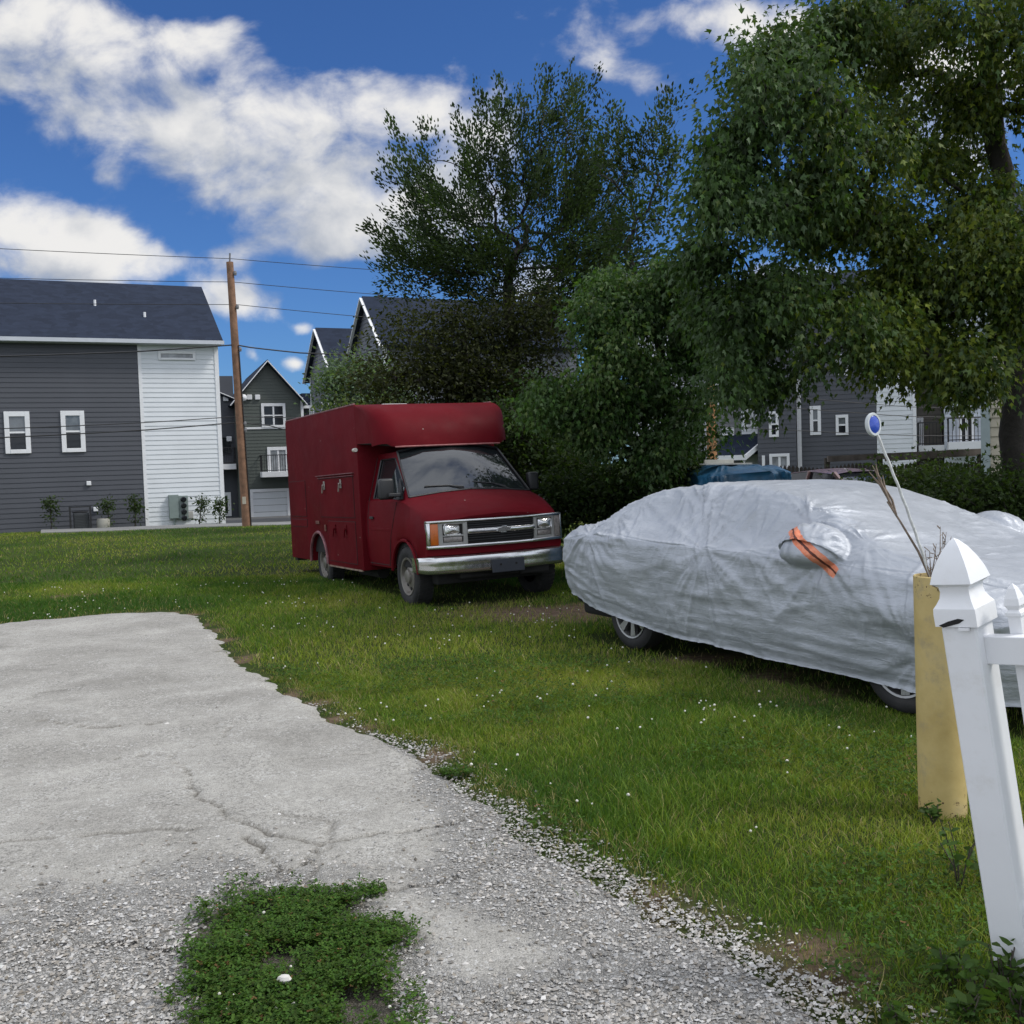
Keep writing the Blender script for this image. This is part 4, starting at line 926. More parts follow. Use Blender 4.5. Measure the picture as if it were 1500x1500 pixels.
# ------------------------------------------------------------------ buildings
def siding_mat(name, c, var=.05):
    return mat(name, c, .55, var=var, vscale=.8, dirt=.18, dcol=tuple(x * .8 for x in c), dscale=.7, spec=.35)
def roof_mat(name, c):
    m, t, b = principled(name); tc = t.node('ShaderNodeTexCoord').outputs['Object']
    sc = t.vmath('MULTIPLY', tc, (1, 1, 2.2)); v = t.voro(sc, 3.0, out=1); s = t.node('ShaderNodeSeparateColor'); t.l.new(v, s.inputs[0])
    n = t.math('ADD', t.math('MULTIPLY', s.outputs[0], .5), t.math('MULTIPLY', t.noise(tc, 7, 5), .5))
    t.put(b.inputs['Base Color'], t.ramp(n, [(.2, tuple(x * .8 for x in c)), (.8, tuple(x * 1.2 for x in c))])); b.inputs['Roughness'].default_value = .95; b.inputs['Specular IOR Level'].default_value = .15
    return m
SD_CHAR = siding_mat('charcoal_siding', (.075, .080, .094)); SD_WHITE = siding_mat('white_siding', (.66, .69, .72)); SD_OLIVE = siding_mat('olive_grey_siding', (.085, .098, .088))
SD_SLATE = siding_mat('slate_siding', (.12, .13, .155)); SD_BLUE = siding_mat('pale_blue_siding', (.50, .54, .60)); SD_BEIGE = siding_mat('beige_siding', (.46, .42, .33)); SD_GREY = siding_mat('grey_siding', (.16, .165, .175))
SD_BROWN = siding_mat('brown_grey_siding', (.115, .105, .088))
ROOF = roof_mat('dark_shingles', (.020, .027, .046))

class Front:
    """a wall plane: origin on the ground, x along the wall, z up, -y towards the street"""
    def __init__(s, o, ang): s.o = np.array(o, float); s.a = ang; s.ux = np.array([cos(ang), sin(ang), 0]); s.n = np.array([-sin(ang), cos(ang), 0])
    def px(s, px, py):
        d = ray(px, py); t = ((s.o - EYE) @ s.n) / (d @ s.n); p = EYE + d * t - s.o; return float(p @ s.ux), float(p[2])
    def pxy(s, px, py, y):
        d = ray(px, py); t = ((s.o + s.n * y - EYE) @ s.n) / (d @ s.n); p = EYE + d * t - s.o; return float(p @ s.ux), float(p[2])
def siding(mb, xl, xr, z0, z1, y=0.0, h=.19, d=.022, face=-1):
    """lap boards from z0 to z1; xl/xr give the edges at a height"""
    z = z0
    while z < z1 - .01:
        zb = min(z + h, z1); b = len(mb.v)
        mb.v += [(xl(z), y - d, z), (xr(z), y - d, z), (xr(zb), y - .003, zb), (xl(zb), y - .003, zb), (xl(z), y - .001, z), (xr(z), y - .001, z)]
        mb.f += [(b, b + 1, b + 2, b + 3), (b + 4, b + 5, b + 1, b)]; z = zb
    return mb
def flat(x): return lambda z: x
def window(p, x0, x1, z0, z1, y=0.0, fw=.11, mid='h', pane='pane', name='window'):
    f = MB(); yy = (y - .075, y + .02)
    f.b2(x0, x0 + fw, *yy, z0, z1); f.b2(x1 - fw, x1, *yy, z0, z1); f.b2(x0 + fw, x1 - fw, yy[0] + .002, yy[1], z1 - fw * 1.1, z1); f.b2(x0 + fw, x1 - fw, yy[0] - .012, yy[1], z0, z0 + fw * .9)
    xm, zm = (x0 + x1) / 2, (z0 + z1) / 2
    if 'h' in mid: f.b2(x0 + fw, x1 - fw, y - .045, y + .01, zm - .035, zm + .035)
    if 'v' in mid: f.b2(xm - .05, xm + .05, y - .05, y + .01, z0 + fw, z1 - fw)
    if 'g' in mid:
        for k in (1, 2): f.b2(x0 + fw, x1 - fw, y - .035, y, z0 + (z1 - z0) * k / 3 - .015, z0 + (z1 - z0) * k / 3 + .015)
        f.b2(xm - .015, xm + .015, y - .036, y, z0 + fw, z1 - fw)
    f = f.build(name, M['white_trim'], p, bevel=.008, seg=1)
    if mid == 'h': MB().b2(x0 + fw * .8, x1 - fw * .8, y - .028, y + .005, zm, z1 - fw * .8).build('pane', M['pane_sky_paint'], f); MB().b2(x0 + fw * .8, x1 - fw * .8, y - .028, y + .005, z0 + fw * .8, zm - .003).build('pane', M['pane'], f)
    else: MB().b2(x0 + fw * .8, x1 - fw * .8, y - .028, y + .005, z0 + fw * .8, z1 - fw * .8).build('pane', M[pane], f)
    return f
def slab(mb, a, b, c, d, t=.10):
    """roof plane through four points, thickness t"""
    P = [Vector(q) for q in (a, b, c, d)]; n = (P[1] - P[0]).cross(P[3] - P[0]).normalized()
    if n.z < 0: n = -n
    return mb.add([tuple(q) for q in P] + [tuple(q - n * t) for q in P], [(0, 1, 2, 3), (7, 6, 5, 4), (0, 4, 5, 1), (1, 5, 6, 2), (2, 6, 7, 3), (3, 7, 4, 0)])
def balcony(p, x0, x1, z, y=0.0, d=1.1, h=1.0):
    s = MB().b2(x0, x1, y - d, y, z - .32, z).build('balcony', M['white_trim'], p, bevel=.01, seg=1)
    r = MB(); n = max(6, int((x1 - x0) / .13))
    r.b2(x0, x1, y - d, y - d + .05, z + h - .05, z + h); r.b2(x0, x1, y - d + .005, y - d + .045, z + .06, z + .10)
    for k in range(n + 1): x = x0 + .02 + (x1 - x0 - .04) * k / n; r.b2(x - .012, x + .012, y - d + .012, y - d + .036, z, z + h - .05)
    for xx in (x0, x1 - .05):
        r.b2(xx, xx + .05, y - d + .05, y, z + h - .048, z + h - .002)
        for k in range(1, 7): r.b2(xx + .012, xx + .036, y - d + d * k / 7, y - d + d * k / 7 + .024, z, z + h - .05)
    r.build('railing', M['black_metal'], s)

# ---- A: long house on the left
pa, pb = at_y(0, 782, 38.6), at_y(330, 770, 42.0)
angA = math.atan2(pb[1] - pa[1], pb[0] - pa[0]); FA = Front((pb[0], pb[1], pb[2]), angA)
def house_a():
    h = thing('townhouse', 'long charcoal and white sided townhouse behind the utility pole', 'house', tuple(FA.o), (0, 0, angA), 'townhouses')
    ze = FA.px(325, 500)[1]; zl = FA.px(0, 493)[1]; ze = (ze + zl) / 2
    xw = FA.px(208, 640)[0]; L = -21.0; D = 10.0
    MB().b2(L, -.02, .02, D, -1.5, ze - .05).build('wall', SD_CHAR, h)
    siding(MB(), flat(L), flat(xw), -1.2, ze - .12).build('charcoal_wall', SD_CHAR, h); siding(MB(), flat(xw + .10), flat(-.12), -1.2, ze - .12).build('white_wall', SD_WHITE, h)
    build_each(MB().b2(-.14, .02, -.04, .1, -1.2, ze - .1).b2(xw - .02, xw + .11, -.035, .01, -1.2, ze - .12), 'corner_board', M['white_trim'], h)
    zr = ze + 3.05
    r = MB(); slab(r, (L, -.45, ze - .05), (.18, -.45, ze - .05), (.18, D / 2, zr), (L, D / 2, zr)); slab(r, (L, D + .45, ze - .05), (.18, D + .45, ze - .05), (.18, D / 2 + .01, zr), (L, D / 2 + .01, zr)); r.build('roof', ROOF, h)
    MB().b2(L, .2, -.56, -.455, ze - .20, ze - .05).b2(L, .1, -.46, .05, ze - .22, ze - .19).build('gutter', mat('gutter_white', (.50, .53, .58), .5, var=.05), h)
    for px in (139, 212):
        py = 445 if px == 139 else 463
        x, z = FA.pxy(px, py, 2.2 if px == 139 else 1.5); yy = (z - (ze - .05)) / (zr - ze + .05) * (D / 2 + .45) - .45
        x, z = FA.pxy(px, py, yy); MB().lathe([(.05, -.35), (.05, .16), (0, .16)], 10, c=(x, yy, z)).build('roof_pipe', M['white_trim'], h)
    for a, b, c, d in ((5, 46, 603, 664), (88, 126, 602, 662)):
        x0, z1 = FA.px(a, c); x1, z0 = FA.px(b, d); window(h, x0, x1, z0, z1, fw=.17)
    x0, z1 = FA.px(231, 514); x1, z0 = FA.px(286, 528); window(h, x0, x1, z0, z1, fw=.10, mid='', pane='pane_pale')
    for px, py in ((130, 708), (140, 746)):
        x, z = FA.px(px, py); MB().box((x, -.06, z), (.17, .10, .17)).build('wall_vent', M['white_trim'], h, bevel=.02)
    x, z = FA.px(278, 754); MB().box((x, -.05, z), (.24, .07, .28)).build('wall_grille', mat('tan_vent', (.40, .40, .38), .6), h, bevel=.01)
    # meter bank
    x0, z1 = FA.px(246, 725); x1, z0 = FA.px(262, 759); GB = mat('meter_box', (.22, .27, .26), .5, .2, var=.1)
    eb = thing('electric_meter_bank', 'grey green electric meter bank on the white end of the townhouse', 'meter box', tuple(FA.o + FA.ux * x0 - FA.n * .03 + np.array((0, 0, z0))), (0, 0, angA))
    W, H = x1 - x0, z1 - z0
    MB().b2(0, W, -.22, 0, 0, H).build('cabinet', GB, eb, bevel=.015); MB().b2(W + .003, W + .36, -.18, 0, -.05, H - .05).build('meter_panel', GB, eb, bevel=.01)
    for k in range(4): MB().lathe([(.11, 0), (.11, -.10), (.08, -.13), (0, -.13)], 18, 'Y', (W + .18, -.18, H - .2 - k * .25)).build('meter', M['pane'], eb, smooth=40)
    MB().tube([(.2, -.1, 0), (.2, -.1, -1.0)], .04, 8).build('conduit', GB, eb)
    # condenser in its cage
    x0, z0 = FA.px(103, 778); x1, _ = FA.px(132, 777); W = x1 - x0
    ac = thing('condenser_unit', 'dark air conditioner condenser standing by the charcoal wall', 'air conditioner', tuple(FA.o + FA.ux * x0 - FA.n * 1.2 + np.array((0, 0, z0))), (0, 0, angA))
    b_ = MB().b2(.12, W - .05, 0, .75, .05, .72); b_.build('casing', mat('ac_casing', (.045, .05, .055), .5), ac, bevel=.03)
    g_ = MB()
    for k in range(9): g_.b2(.11, W - .04, -.008, -.001, .12 + k * .06, .135 + k * .06)
    g_.build('louvre', M['black_metal'], ac); MB().lathe([(.28, .73), (.28, .76), (.10, .78), (0, .78)], 20, c=(W / 2, .38, 0)).build('fan_guard', M['black_metal'], ac)
    q = MB()
    for xx in (0, W): q.b2(xx - .035, xx + .035, -.1, -.03, -.05, .98)
    q.b2(0, W, -.095, -.04, .93, .97); q.build('guard_rail', M['black_metal'], ac); MB().b2(-.1, W + .1, -.15, .9, -.1, .04).build('pad', M['white_trim'], ac)
    x, z = FA.px(150, 777); bn = MB().lathe([(0, 0), (.20, 0), (.23, .05), (.24, .42), (.215, .5), (0, .52)], 20)
    bn = bn.build('garden_bin', mat('bin_tan', (.35, .34, .30), .6), smooth=40); bn.location = tuple(FA.o + FA.ux * x - FA.n * 1.1 + np.array((0, 0, z))); tag(bn, 'small pale round bin standing beside the condenser', 'bin')
house_a()

# ---- B: olive gabled townhouse behind the pole
def house_b():
    o = at_y(447, 757, 62.0); ang = radians(20); F = Front(o, ang)
    h = thing('townhouse', 'olive grey gabled townhouse with white garage door behind the box truck', 'house', tuple(o), (0, 0, ang), 'townhouses')
    x0 = F.px(350, 700)[0]; xa, za = F.px(392, 528); ze = F.px(350, 578)[1]; ze2 = F.px(446, 582)[1]; ze = (ze + ze2) / 2 - .1; xl0 = F.px(296, 700)[0]
    siding(MB(), flat(x0), flat(0), -.5, ze, h=.2).build('wall', SD_OLIVE, h)
    xm = x0 / 2; hw = -x0 / 2
    siding(MB(), lambda z: xm - hw * max(0, (za - z) / (za - ze)), lambda z: xm + hw * max(0, (za - z) / (za - ze)), ze, za - .05).build('gable_wall', SD_OLIVE, h)
    MB().b2(xl0, x0, 1.2, 1.3, -.5, ze + .5).build('recess_wall', SD_CHAR, h); MB().b2(x0, 0, .02, 12, -.8, ze - .02).build('side_wall', SD_OLIVE, h)
    r = MB(); rt_ = MB(); e = .35; sl = (za - ze) / hw
    for s in (-1, 1):
        slab(r, (xm + s * (hw + e), -.4, ze - sl * e), (xm, -.4, za + .02), (xm, 12, za + .02), (xm + s * (hw + e), 12, ze - sl * e), .12)
        rt_.bar((xm + s * (hw + e), -.43, ze - sl * e - .06), (xm, -.43, za - .06), .05, .20, up=(0, 1, 0))
    # left neighbour's gable half, seen between the houses
    xv = x0 + .1; x2 = xl0 - 1.0
    slab(r, (xv + .2, .9, ze - .1), (x2 - 1, .9, za - .3), (x2 - 1, 10, za - .3), (xv + .2, 10, ze - .1), .12); rt_.bar((xv + .25, .86, ze - .12), (x2 - 1, .86, za - .36), .05, .20, up=(0, 1, 0))
    r.b2(.4, 2.2, 2, 10, ze - .6, ze + .4)
    r.build('roof', ROOF, h); rt_.build('rake_trim', M['white_trim'], h)
    MB().b2(xl0 - 2, x0, 1.19, 1.25, ze + .2, ze + 1.4).build('recess_gable', SD_CHAR, h)
    MB().b2(.02, 2.6, 1.0, 8, -.8, ze - .5).build('link_wall', SD_CHAR, h); build_each(MB().b2(.0, .16, -.04, .3, -.5, ze).b2(.0, 2.6, .55, .98, ze - .62, ze - .45), 'corner_board', M['white_trim'], h)
    def W(a, b, c, d, **k): q0, z1 = F.px(a, c); q1, z0 = F.px(b, d); return window(h, q0, q1, z0, z1, **k)
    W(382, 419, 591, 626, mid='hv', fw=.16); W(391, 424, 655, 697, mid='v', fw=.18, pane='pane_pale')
    q0, z = F.px(357, 626); q1, _ = F.px(419, 626); MB().b2(q0, q1, -.05, 0, z - .12, z).build('band_trim', M['white_trim'], h)
    q0, z = F.px(381, 694); balcony(h, q0, q0 + 3.2, z + .1)
    q0, z1 = F.px(366, 717); q1, _ = F.px(424, 717); z0 = 0.0
    g = MB().b2(q0, q0 + .16, -.08, 0, z0, z1).b2(q1 - .16, q1, -.08, 0, z0, z1).b2(q0 + .16, q1 - .16, -.078, 0, z1 - .18, z1).build('garage_frame', M['white_trim'], h)
    gd = MB(); n = 4
    for k in range(n): gd.b2(q0 + .16, q1 - .16, -.03, .0, z0 + (z1 - .18 - z0) * k / n + .01, z0 + (z1 - .18 - z0) * (k + 1) / n - .01)
    gd.build('garage_door', SD_WHITE, h, bevel=.01)
    for px, py in ((333, 582), (365, 582), (377, 582), (338, 642)):
        q, z = F.px(px, py); MB().box((q, -.07 if px > 350 else 1.1, z), (.3, .12, .3)).build('wall_vent', M['white_trim'], h, bevel=.03)
    MB().lathe([(.20, 0), (.15, -.06), (0, -.08)], 18, 'Y', (F.px(356, 583)[0], -.35, F.px(356, 583)[1])).build('satellite_dish', M['white_trim'], h, smooth=50)
    q, z = F.px(326, 675); balcony(h, q - 1.6, q + .8, z - .2, 1.2, .9); W(326, 342, 722, 757, mid='', fw=.2, y=1.2)
    MB().b2(xl0 + .2, x0 - .3, 1.1, 1.19, F.px(326, 664)[1], F.px(326, 640)[1]).build('dark_window', M['pane'], h)
    q0, _ = F.px(330, 740); lm = MB()
house_b()

# ---- D, E: two gabled townhouses seen end-on behind the trees
def gable_end(label, apex, eL, eR, Y, L, base):
    """gable wall from eL (far) to eR (near), ridge running right and back"""
    ang = radians(-66); ax = at_y(*apex, Y); F = Front((ax[0], ax[1], 0), ang)
    (xl, zl), (xr, zr) = F.px(*eL), F.px(*eR); za = float(ax[2]); hw = (abs(xl) + abs(xr)) / 2; ze = (zl + zr) / 2
    h = thing('townhouse', label, 'house', (ax[0], ax[1], base), (0, 0, ang), 'townhouses'); za -= base; ze -= base
    MB().b2(-hw + .3, hw - .3, .05, L, -1, ze).build('wall', SD_SLATE, h)
    siding(MB(), flat(-hw + .3), flat(hw - .3), 0, ze, h=.2).build('front_wall', SD_SLATE, h)
    siding(MB(), lambda z: -(hw - .3) * max(0, (za - z) / (za - ze)), lambda z: (hw - .3) * max(0, (za - z) / (za - ze)), ze, za - .1).build('gable_wall', SD_SLATE, h)
    r = MB(); t_ = MB(); sl = (za - ze) / hw
    for s in (-1, 1):
        slab(r, (s * (hw + .2), -.22, ze - sl * .2), (0, -.22, za), (0, L, za), (s * (hw + .2), L, ze - sl * .2), .12)
        t_.bar((s * (hw + .2), -.26, ze - sl * .2 - .1), (0, -.26, za - .1), .05, .18, up=(0, 1, 0))
    r.build('roof', ROOF, h); t_.build('rake_trim', M['white_trim'], h)
    sw_ = MB(); sw_.v = []
    # long flank facing the lot
    s2 = MB()
    z = 0.0
    while z < ze - .05:
        b = len(s2.v); zb = min(z + .2, ze); s2.v += [(hw - .3 + .022, .05, z), (hw - .3 + .022, L, z), (hw - .297, L, zb), (hw - .297, .05, zb)]; s2.f.append((b, b + 1, b + 2, b + 3)); z = zb
    s2.build('flank_wall', SD_SLATE, h); build_each(MB().b2(hw - .36, hw - .25, -.03, .12, 0, ze).b2(-hw + .25, -hw + .36, -.03, .12, 0, ze), 'corner_board', M['white_trim'], h)
    return h, F, hw, ze
hd_, Fd, hwd, zed = gable_end('slate grey townhouse with lower narrow gable left of the taller gable', (468, 480), (454, 562), (491, 530), 54.0, 4.2, -.9)
for k in (0, 1): window(hd_, hwd - 2.8, hwd - 1.2, zed - 3.3 - 3 * k, zed - 1.5 - 3 * k, mid='hv', fw=.14)
window(hd_, hwd - 5.6, hwd - 4.6, zed - 3.3, zed - 1.5, mid='h', fw=.14)
he_, Fe, hwe, zee = gable_end('slate grey townhouse with the tallest gable, partly hidden by trees', (537, 434), (519, 520), (566, 496), 47.0, 9.5, -.7)
for k in (0, 1): window(he_, hwe - 3.4, hwe - 1.8, zee - 3.3 - 3 * k, zee - 1.5 - 3 * k, mid='hv', fw=.14)
MB().tube([(0, .6, float(at_y(545, 425, 47)[2]) + .5), (0, .6, float(at_y(545, 440, 47)[2]) + .4)], .1, 8).build('roof_vent', M['black_metal'], he_)

# ---- right-hand row beyond the trees
def right_row():
    o = at_y(1285, 712, 44.0); ang = radians(-20); F = Front(o, ang); o = tuple(o); X = lambda px: F.px(px, 640)[0]
    Z = 7.4
    def unit(label, a, b, sm, y=0.0, H=Z, pieces=None):
        x0, x1 = X(a), X(b); h = thing('townhouse', label, 'house', tuple(np.array(o) + F.ux * x0 + F.n * y), (0, 0, ang), 'townhouses beyond the trees')
        W = x1 - x0; cells = [(0, W, sm)] if not pieces else [(X(p) - x0, X(q) - x0, s_) for p, q, s_ in pieces]
        MB().b2(.03, W - .03, .03, 9, -.6, H).build('wall', cells[0][2], h)
        for p, q, s_ in cells: siding(MB(), flat(p), flat(q), -.4, H, h=.2).build('front_wall', s_, h)
        r = MB(); slab(r, (-.1, -.4, H), (W + .1, -.4, H), (W + .1, 4.5, H + 2.6), (-.1, 4.5, H + 2.6)); slab(r, (-.1, 9.4, H), (W + .1, 9.4, H), (W + .1, 4.51, H + 2.6), (-.1, 4.51, H + 2.6)); r.build('roof', ROOF, h)
        G = Front(np.array(o) + F.ux * x0 + F.n * y, ang)
        def win(p, q, c, d, **k): a0, z1 = G.px(p, c); a1, z0 = G.px(q, d); return window(h, a0, a1, z0, z1, **k)
        return h, G, W, win
    h, G, W, win = unit('charcoal townhouse with white end wall seen under the tree boughs', 1170, 1342, SD_CHAR, pieces=[(1170, 1284, SD_CHAR), (1284.6, 1341, SD_WHITE)])
    win(1224, 1243, 608, 637, fw=.12); win(1186, 1203, 595, 637, fw=.14); build_each(MB().b2(-.06, .12, -.06, .05, -.4, Z).b2(W - .12, W + .02, -.05, .05, -.4, Z), 'corner_board', M['white_trim'], h)
    win(1224, 1243, 520, 550, fw=.12); win(1300, 1322, 520, 545, fw=.12)
    h, G, W, win = unit('brownish townhouse section with narrow balcony next to the white end wall', 1342, 1383, SD_BROWN, 1.4)
    win(1343, 1353, 612, 655, fw=.12, mid=''); a, z = G.px(1342, 650); balcony(h, .1, 1.4, z - .1, 0, 1.0); win(1360, 1378, 560, 590, fw=.12)
    h, G, W, win = unit('pale blue grey townhouse with balcony and glass door near the beige house', 1384, 1452, SD_BLUE, .4)
    win(1404, 1428, 609, 650, fw=.12, mid='v'); a, z = G.px(1387, 648); b_, _ = G.px(1441, 648); balcony(h, a, b_, z); win(1404, 1428, 545, 575, fw=.12)
    h, G, W, win = unit('dark grey townhouse section with paired ground floor window behind the blue tarp', 1112, 1168, SD_CHAR, -.6)
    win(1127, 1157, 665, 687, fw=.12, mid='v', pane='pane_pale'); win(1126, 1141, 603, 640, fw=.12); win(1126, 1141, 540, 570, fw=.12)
    h, G, W, win = unit('grey and white townhouse section with small hipped porch roof', 1028, 1111, SD_GREY, .6, pieces=[(1028, 1046, SD_WHITE), (1046.2, 1084, SD_GREY), (1084.2, 1111, SD_WHITE)])
    win(1058, 1076, 626, 647, fw=.12); win(1042, 1076, 560, 592, fw=.14, mid='v'); win(1090, 1104, 600, 625, fw=.12)
    p0, zp = G.pxy(1040, 668, -1.6); p1, _ = G.pxy(1092, 668, -1.6); q1, zq = G.px(1117, 650)
    r = MB(); slab(r, (p0, -1.6, zp), (p1, -1.6, zp), (p1 + .6, 0, zp + .95), (p0 + .4, 0, zp + .95), .1); slab(r, (p1, -1.6, zp), (p1 + .9, -.2, zp + .1), (p1 + .9, .0, zp + .9), (p1 + .6, 0, zp + .95), .1); r.build('porch_roof', ROOF, h)
    MB().b2(p0, p1 + .05, -1.68, -1.6, zp - .22, zp).bar((p1, -1.64, zp - .1), (p1 + .9, -.3, zp + .75), .08, .2).build('porch_fascia', M['white_trim'], h)
    pp = MB()
    for x in (p0 + .1, p1 - .1, p1 + .75): pp.b2(x - .06, x + .06, -1.5, -1.38, -.3, zp - .05)
    build_each(pp, 'porch_post', M['white_trim'], h)
    h, G, W, win = unit('white and grey townhouse section seen in small gaps between leaves', 925, 1026, SD_WHITE, .2, pieces=[(925, 985, SD_WHITE), (985.2, 1026, SD_GREY)])
    for a in (940, 990): win(a, a + 18, 560, 592, fw=.12); win(a, a + 18, 632, 662, fw=.12)
    # beige house, nearer
    o2 = at_y(1450, 735, 22.0); a2 = radians(-27); F2 = Front(o2, a2)
    h = thing('beige_house', 'beige sided house corner at the edge of the lot behind the tree trunk', 'house', tuple(o2), (0, 0, a2))
    MB().b2(.02, 9, .03, 8, -.5, 5.4).build('wall', SD_BEIGE, h); siding(MB(), flat(0), flat(9), -.4, 5.4, h=.20, d=.03).build('front_wall', SD_BEIGE, h)
    MB().b2(-.16, .02, -.06, .1, -.4, 5.4).build('corner_board', mat('grey_green_trim', (.30, .36, .37), .6), h)
    r = MB(); slab(r, (-.4, -.4, 5.35), (9.4, -.4, 5.35), (9.4, 4, 7.4), (-.4, 4, 7.4)); slab(r, (-.4, 8.4, 5.35), (9.4, 8.4, 5.35), (9.4, 4.01, 7.4), (-.4, 4.01, 7.4)); r.build('roof', ROOF, h)
    window(h, 3.0, 4.0, 1.2, 2.6, fw=.1)
right_row()

# ---- path along the left house
P_ = [at_z(*p, z=-.2) for p in ((-60, 793), (20, 790.5), (60, 787.5), (140, 785), (250, 779.5), (360, 774), (430, 770), (520, 765.5))]
mb = MB(); n = len(P_)
A_ = [(p[0], p[1], float(gz(p[0], p[1])) + .035) for p in P_]; dirs = Vector((cos(angA), sin(angA), 0)); nrm = Vector((-sin(angA), cos(angA), 0))
for i in range(2, n - 1):
    a, b = Vector(A_[i]), Vector(A_[i + 1]); wd = 2.3
    q = [a, b, b + nrm * wd, a + nrm * wd]; mb.add([tuple(v) for v in q] + [tuple(v - Vector((0, 0, .12))) for v in q], [(0, 1, 2, 3), (0, 4, 5, 1), (3, 2, 6, 7)])
pth = mb.build('footpath', mat('path_concrete', (.20, .20, .195), .85, var=.15, vscale=.8)); tag(pth, 'narrow pale concrete path past the long townhouse', 'path', kind='structure')
dv = MB().add([tuple(at_z(p, q, z=-.9)) for p, q in ((360, 768), (470, 762), (470, 757), (366, 760))], [(0, 1, 2, 3)])
g_ = at_y(395, 760, 61.0)
rd = MB().box((g_[0] + .5, 56.0, float(gz(0, 56)) + .035), (7, 13, .02)).build('garage_drive', mat('garage_asphalt', (.10, .10, .10), .9)); rd.rotation_euler = (0, 0, 0); tag(rd, 'grey paved drive before the white garage door', 'drive', kind='structure')

# ---- utility poles and wires
def utility_pole():
    b = at_y(362, 768, 35.0); b[2] = gz(b[0], b[1]) - .3; tp = at_y(336.5, 384, 35.0); h = thing('utility_pole', 'tall leaning brown wooden utility pole in front of the townhouses', 'pole', tuple(b))
    d = Vector(tp - b); MB().tube([tuple(d * k) for k in (0, .25, .5, .75, 1)], [.165, .155, .145, .13, .12], 12).build('pole', M['wood_pole'], h, smooth=60)
    at = lambda py: d * ((768 - py) / (768 - 384))
    m_ = MB()
    for py in (400, 447, 506, 610, 619): p = at(py); m_.lathe([(.045, -.07), (.06, 0), (.045, .07), (0, .08)], 8, c=(p.x + .17, p.y - .05, p.z)).bar((p.x, p.y - .05, p.z), (p.x + .2, p.y - .05, p.z), .03, .03)
    m_.tube([tuple(d), tuple(d + Vector((.02, 0, .3)))], .03, 6); m_.build('insulator', mat('insulator_grey', (.16, .16, .17), .5), h)
    MB().tube([tuple(at(500) + Vector((.14, -.08, 0))), tuple(at(760) + Vector((.17, -.08, 0)))], .02, 5).build('ground_wire', M['black_metal'], h)
    p = at(718); MB().box((p.x, p.y - .155, p.z), (.12, .02, .25)).build('pole_tag', mat('pole_tag', (.5, .45, .36), .5), h)
    return b, d, at
pb_, pd_, pat = utility_pole()
def wire(label, pts, r=.011):
    """a wire through points given as (px, py, Y), with a little sag between them"""
    Q = [Vector(at_y(*p)) for p in pts]; path = []
    for a, b in zip(Q[:-1], Q[1:]):
        L = (b - a).length
        for k in range(8): s = k / 8; q = a.lerp(b, s); q.z -= .006 * L * 4 * s * (1 - s) * .4; path.append(tuple(q))
    path.append(tuple(Q[-1])); o = MB().tube(path, r, 5).build('power_line', M['black_metal'], smooth=80); tag(o, label, 'wire', 'power lines on the utility pole')
    return o
wire('topmost thin wire on the utility pole crossing the clouds', [(-120, 358, 33), (339, 379, 35), (575, 397, 37)])
wire('thin wire just below the topmost one on the utility pole', [(-120, 404, 33), (190, 411, 34.4), (340, 413, 35), (575, 433, 37)])
wire('wire crossing the dark roof of the long townhouse', [(-120, 442, 33), (305, 446, 34.8), (345, 446, 35), (565, 467, 37)])
wire('thick cable crossing the top of the white siding', [(-120, 525, 31), (200, 515, 33.7), (317, 507, 34.7), (345, 505, 35), (367, 509, 35.2), (440, 517, 36), (560, 521, 37)], .024)
wire('upper of the two low cables crossing the townhouse windows', [(-120, 632, 31), (0, 628, 32), (211, 619, 33.8), (305, 613, 34.7), (349, 610, 35), (440, 612, 36), (600, 612, 38)], .015)
wire('lower of the two low cables crossing the townhouse windows', [(-120, 645, 31), (0, 641, 32), (211, 630, 33.8), (322, 621, 34.8), (349, 619, 35), (393, 623, 35.4), (415, 629, 36), (600, 626, 38)], .020)
def back_pole():
    b = at_y(1044, 700, 30.0); b[2] = -.2; h = thing('utility_pole', 'orange brown wooden utility pole behind the blue tarp between leaves', 'pole', tuple(b)); tp = at_y(1038, 470, 30.0)
    d = Vector(tp - b); MB().tube([(0, 0, 0), tuple(d * .5), tuple(d)], [.16, .145, .12], 12).build('pole', mat('tan_pole', (.40, .20, .09), .8, var=.45, vscale=3, dirt=.6, dcol=(.12, .09, .06)), h, smooth=60)
    MB().box(tuple(d * .93), (1.9, .10, .11)).build('crossarm', M['wood_pole'], h)
back_pole()
for i, (lab, a, b, c) in enumerate((('highest of the three thin wires in front of the pale blue townhouse', 583, 598, 603), ('middle of the three thin wires in front of the pale blue townhouse', 600, 612, 616), ('lowest of the three thin wires in front of the pale blue townhouse', 636, 640, 642))):
    Q = [(1044, a - 12, 30), (1330, b - 2, 31), (1480, c - 4, 32)]
    o = wire(lab, Q, .010); o['group'] = 'wires on the right'
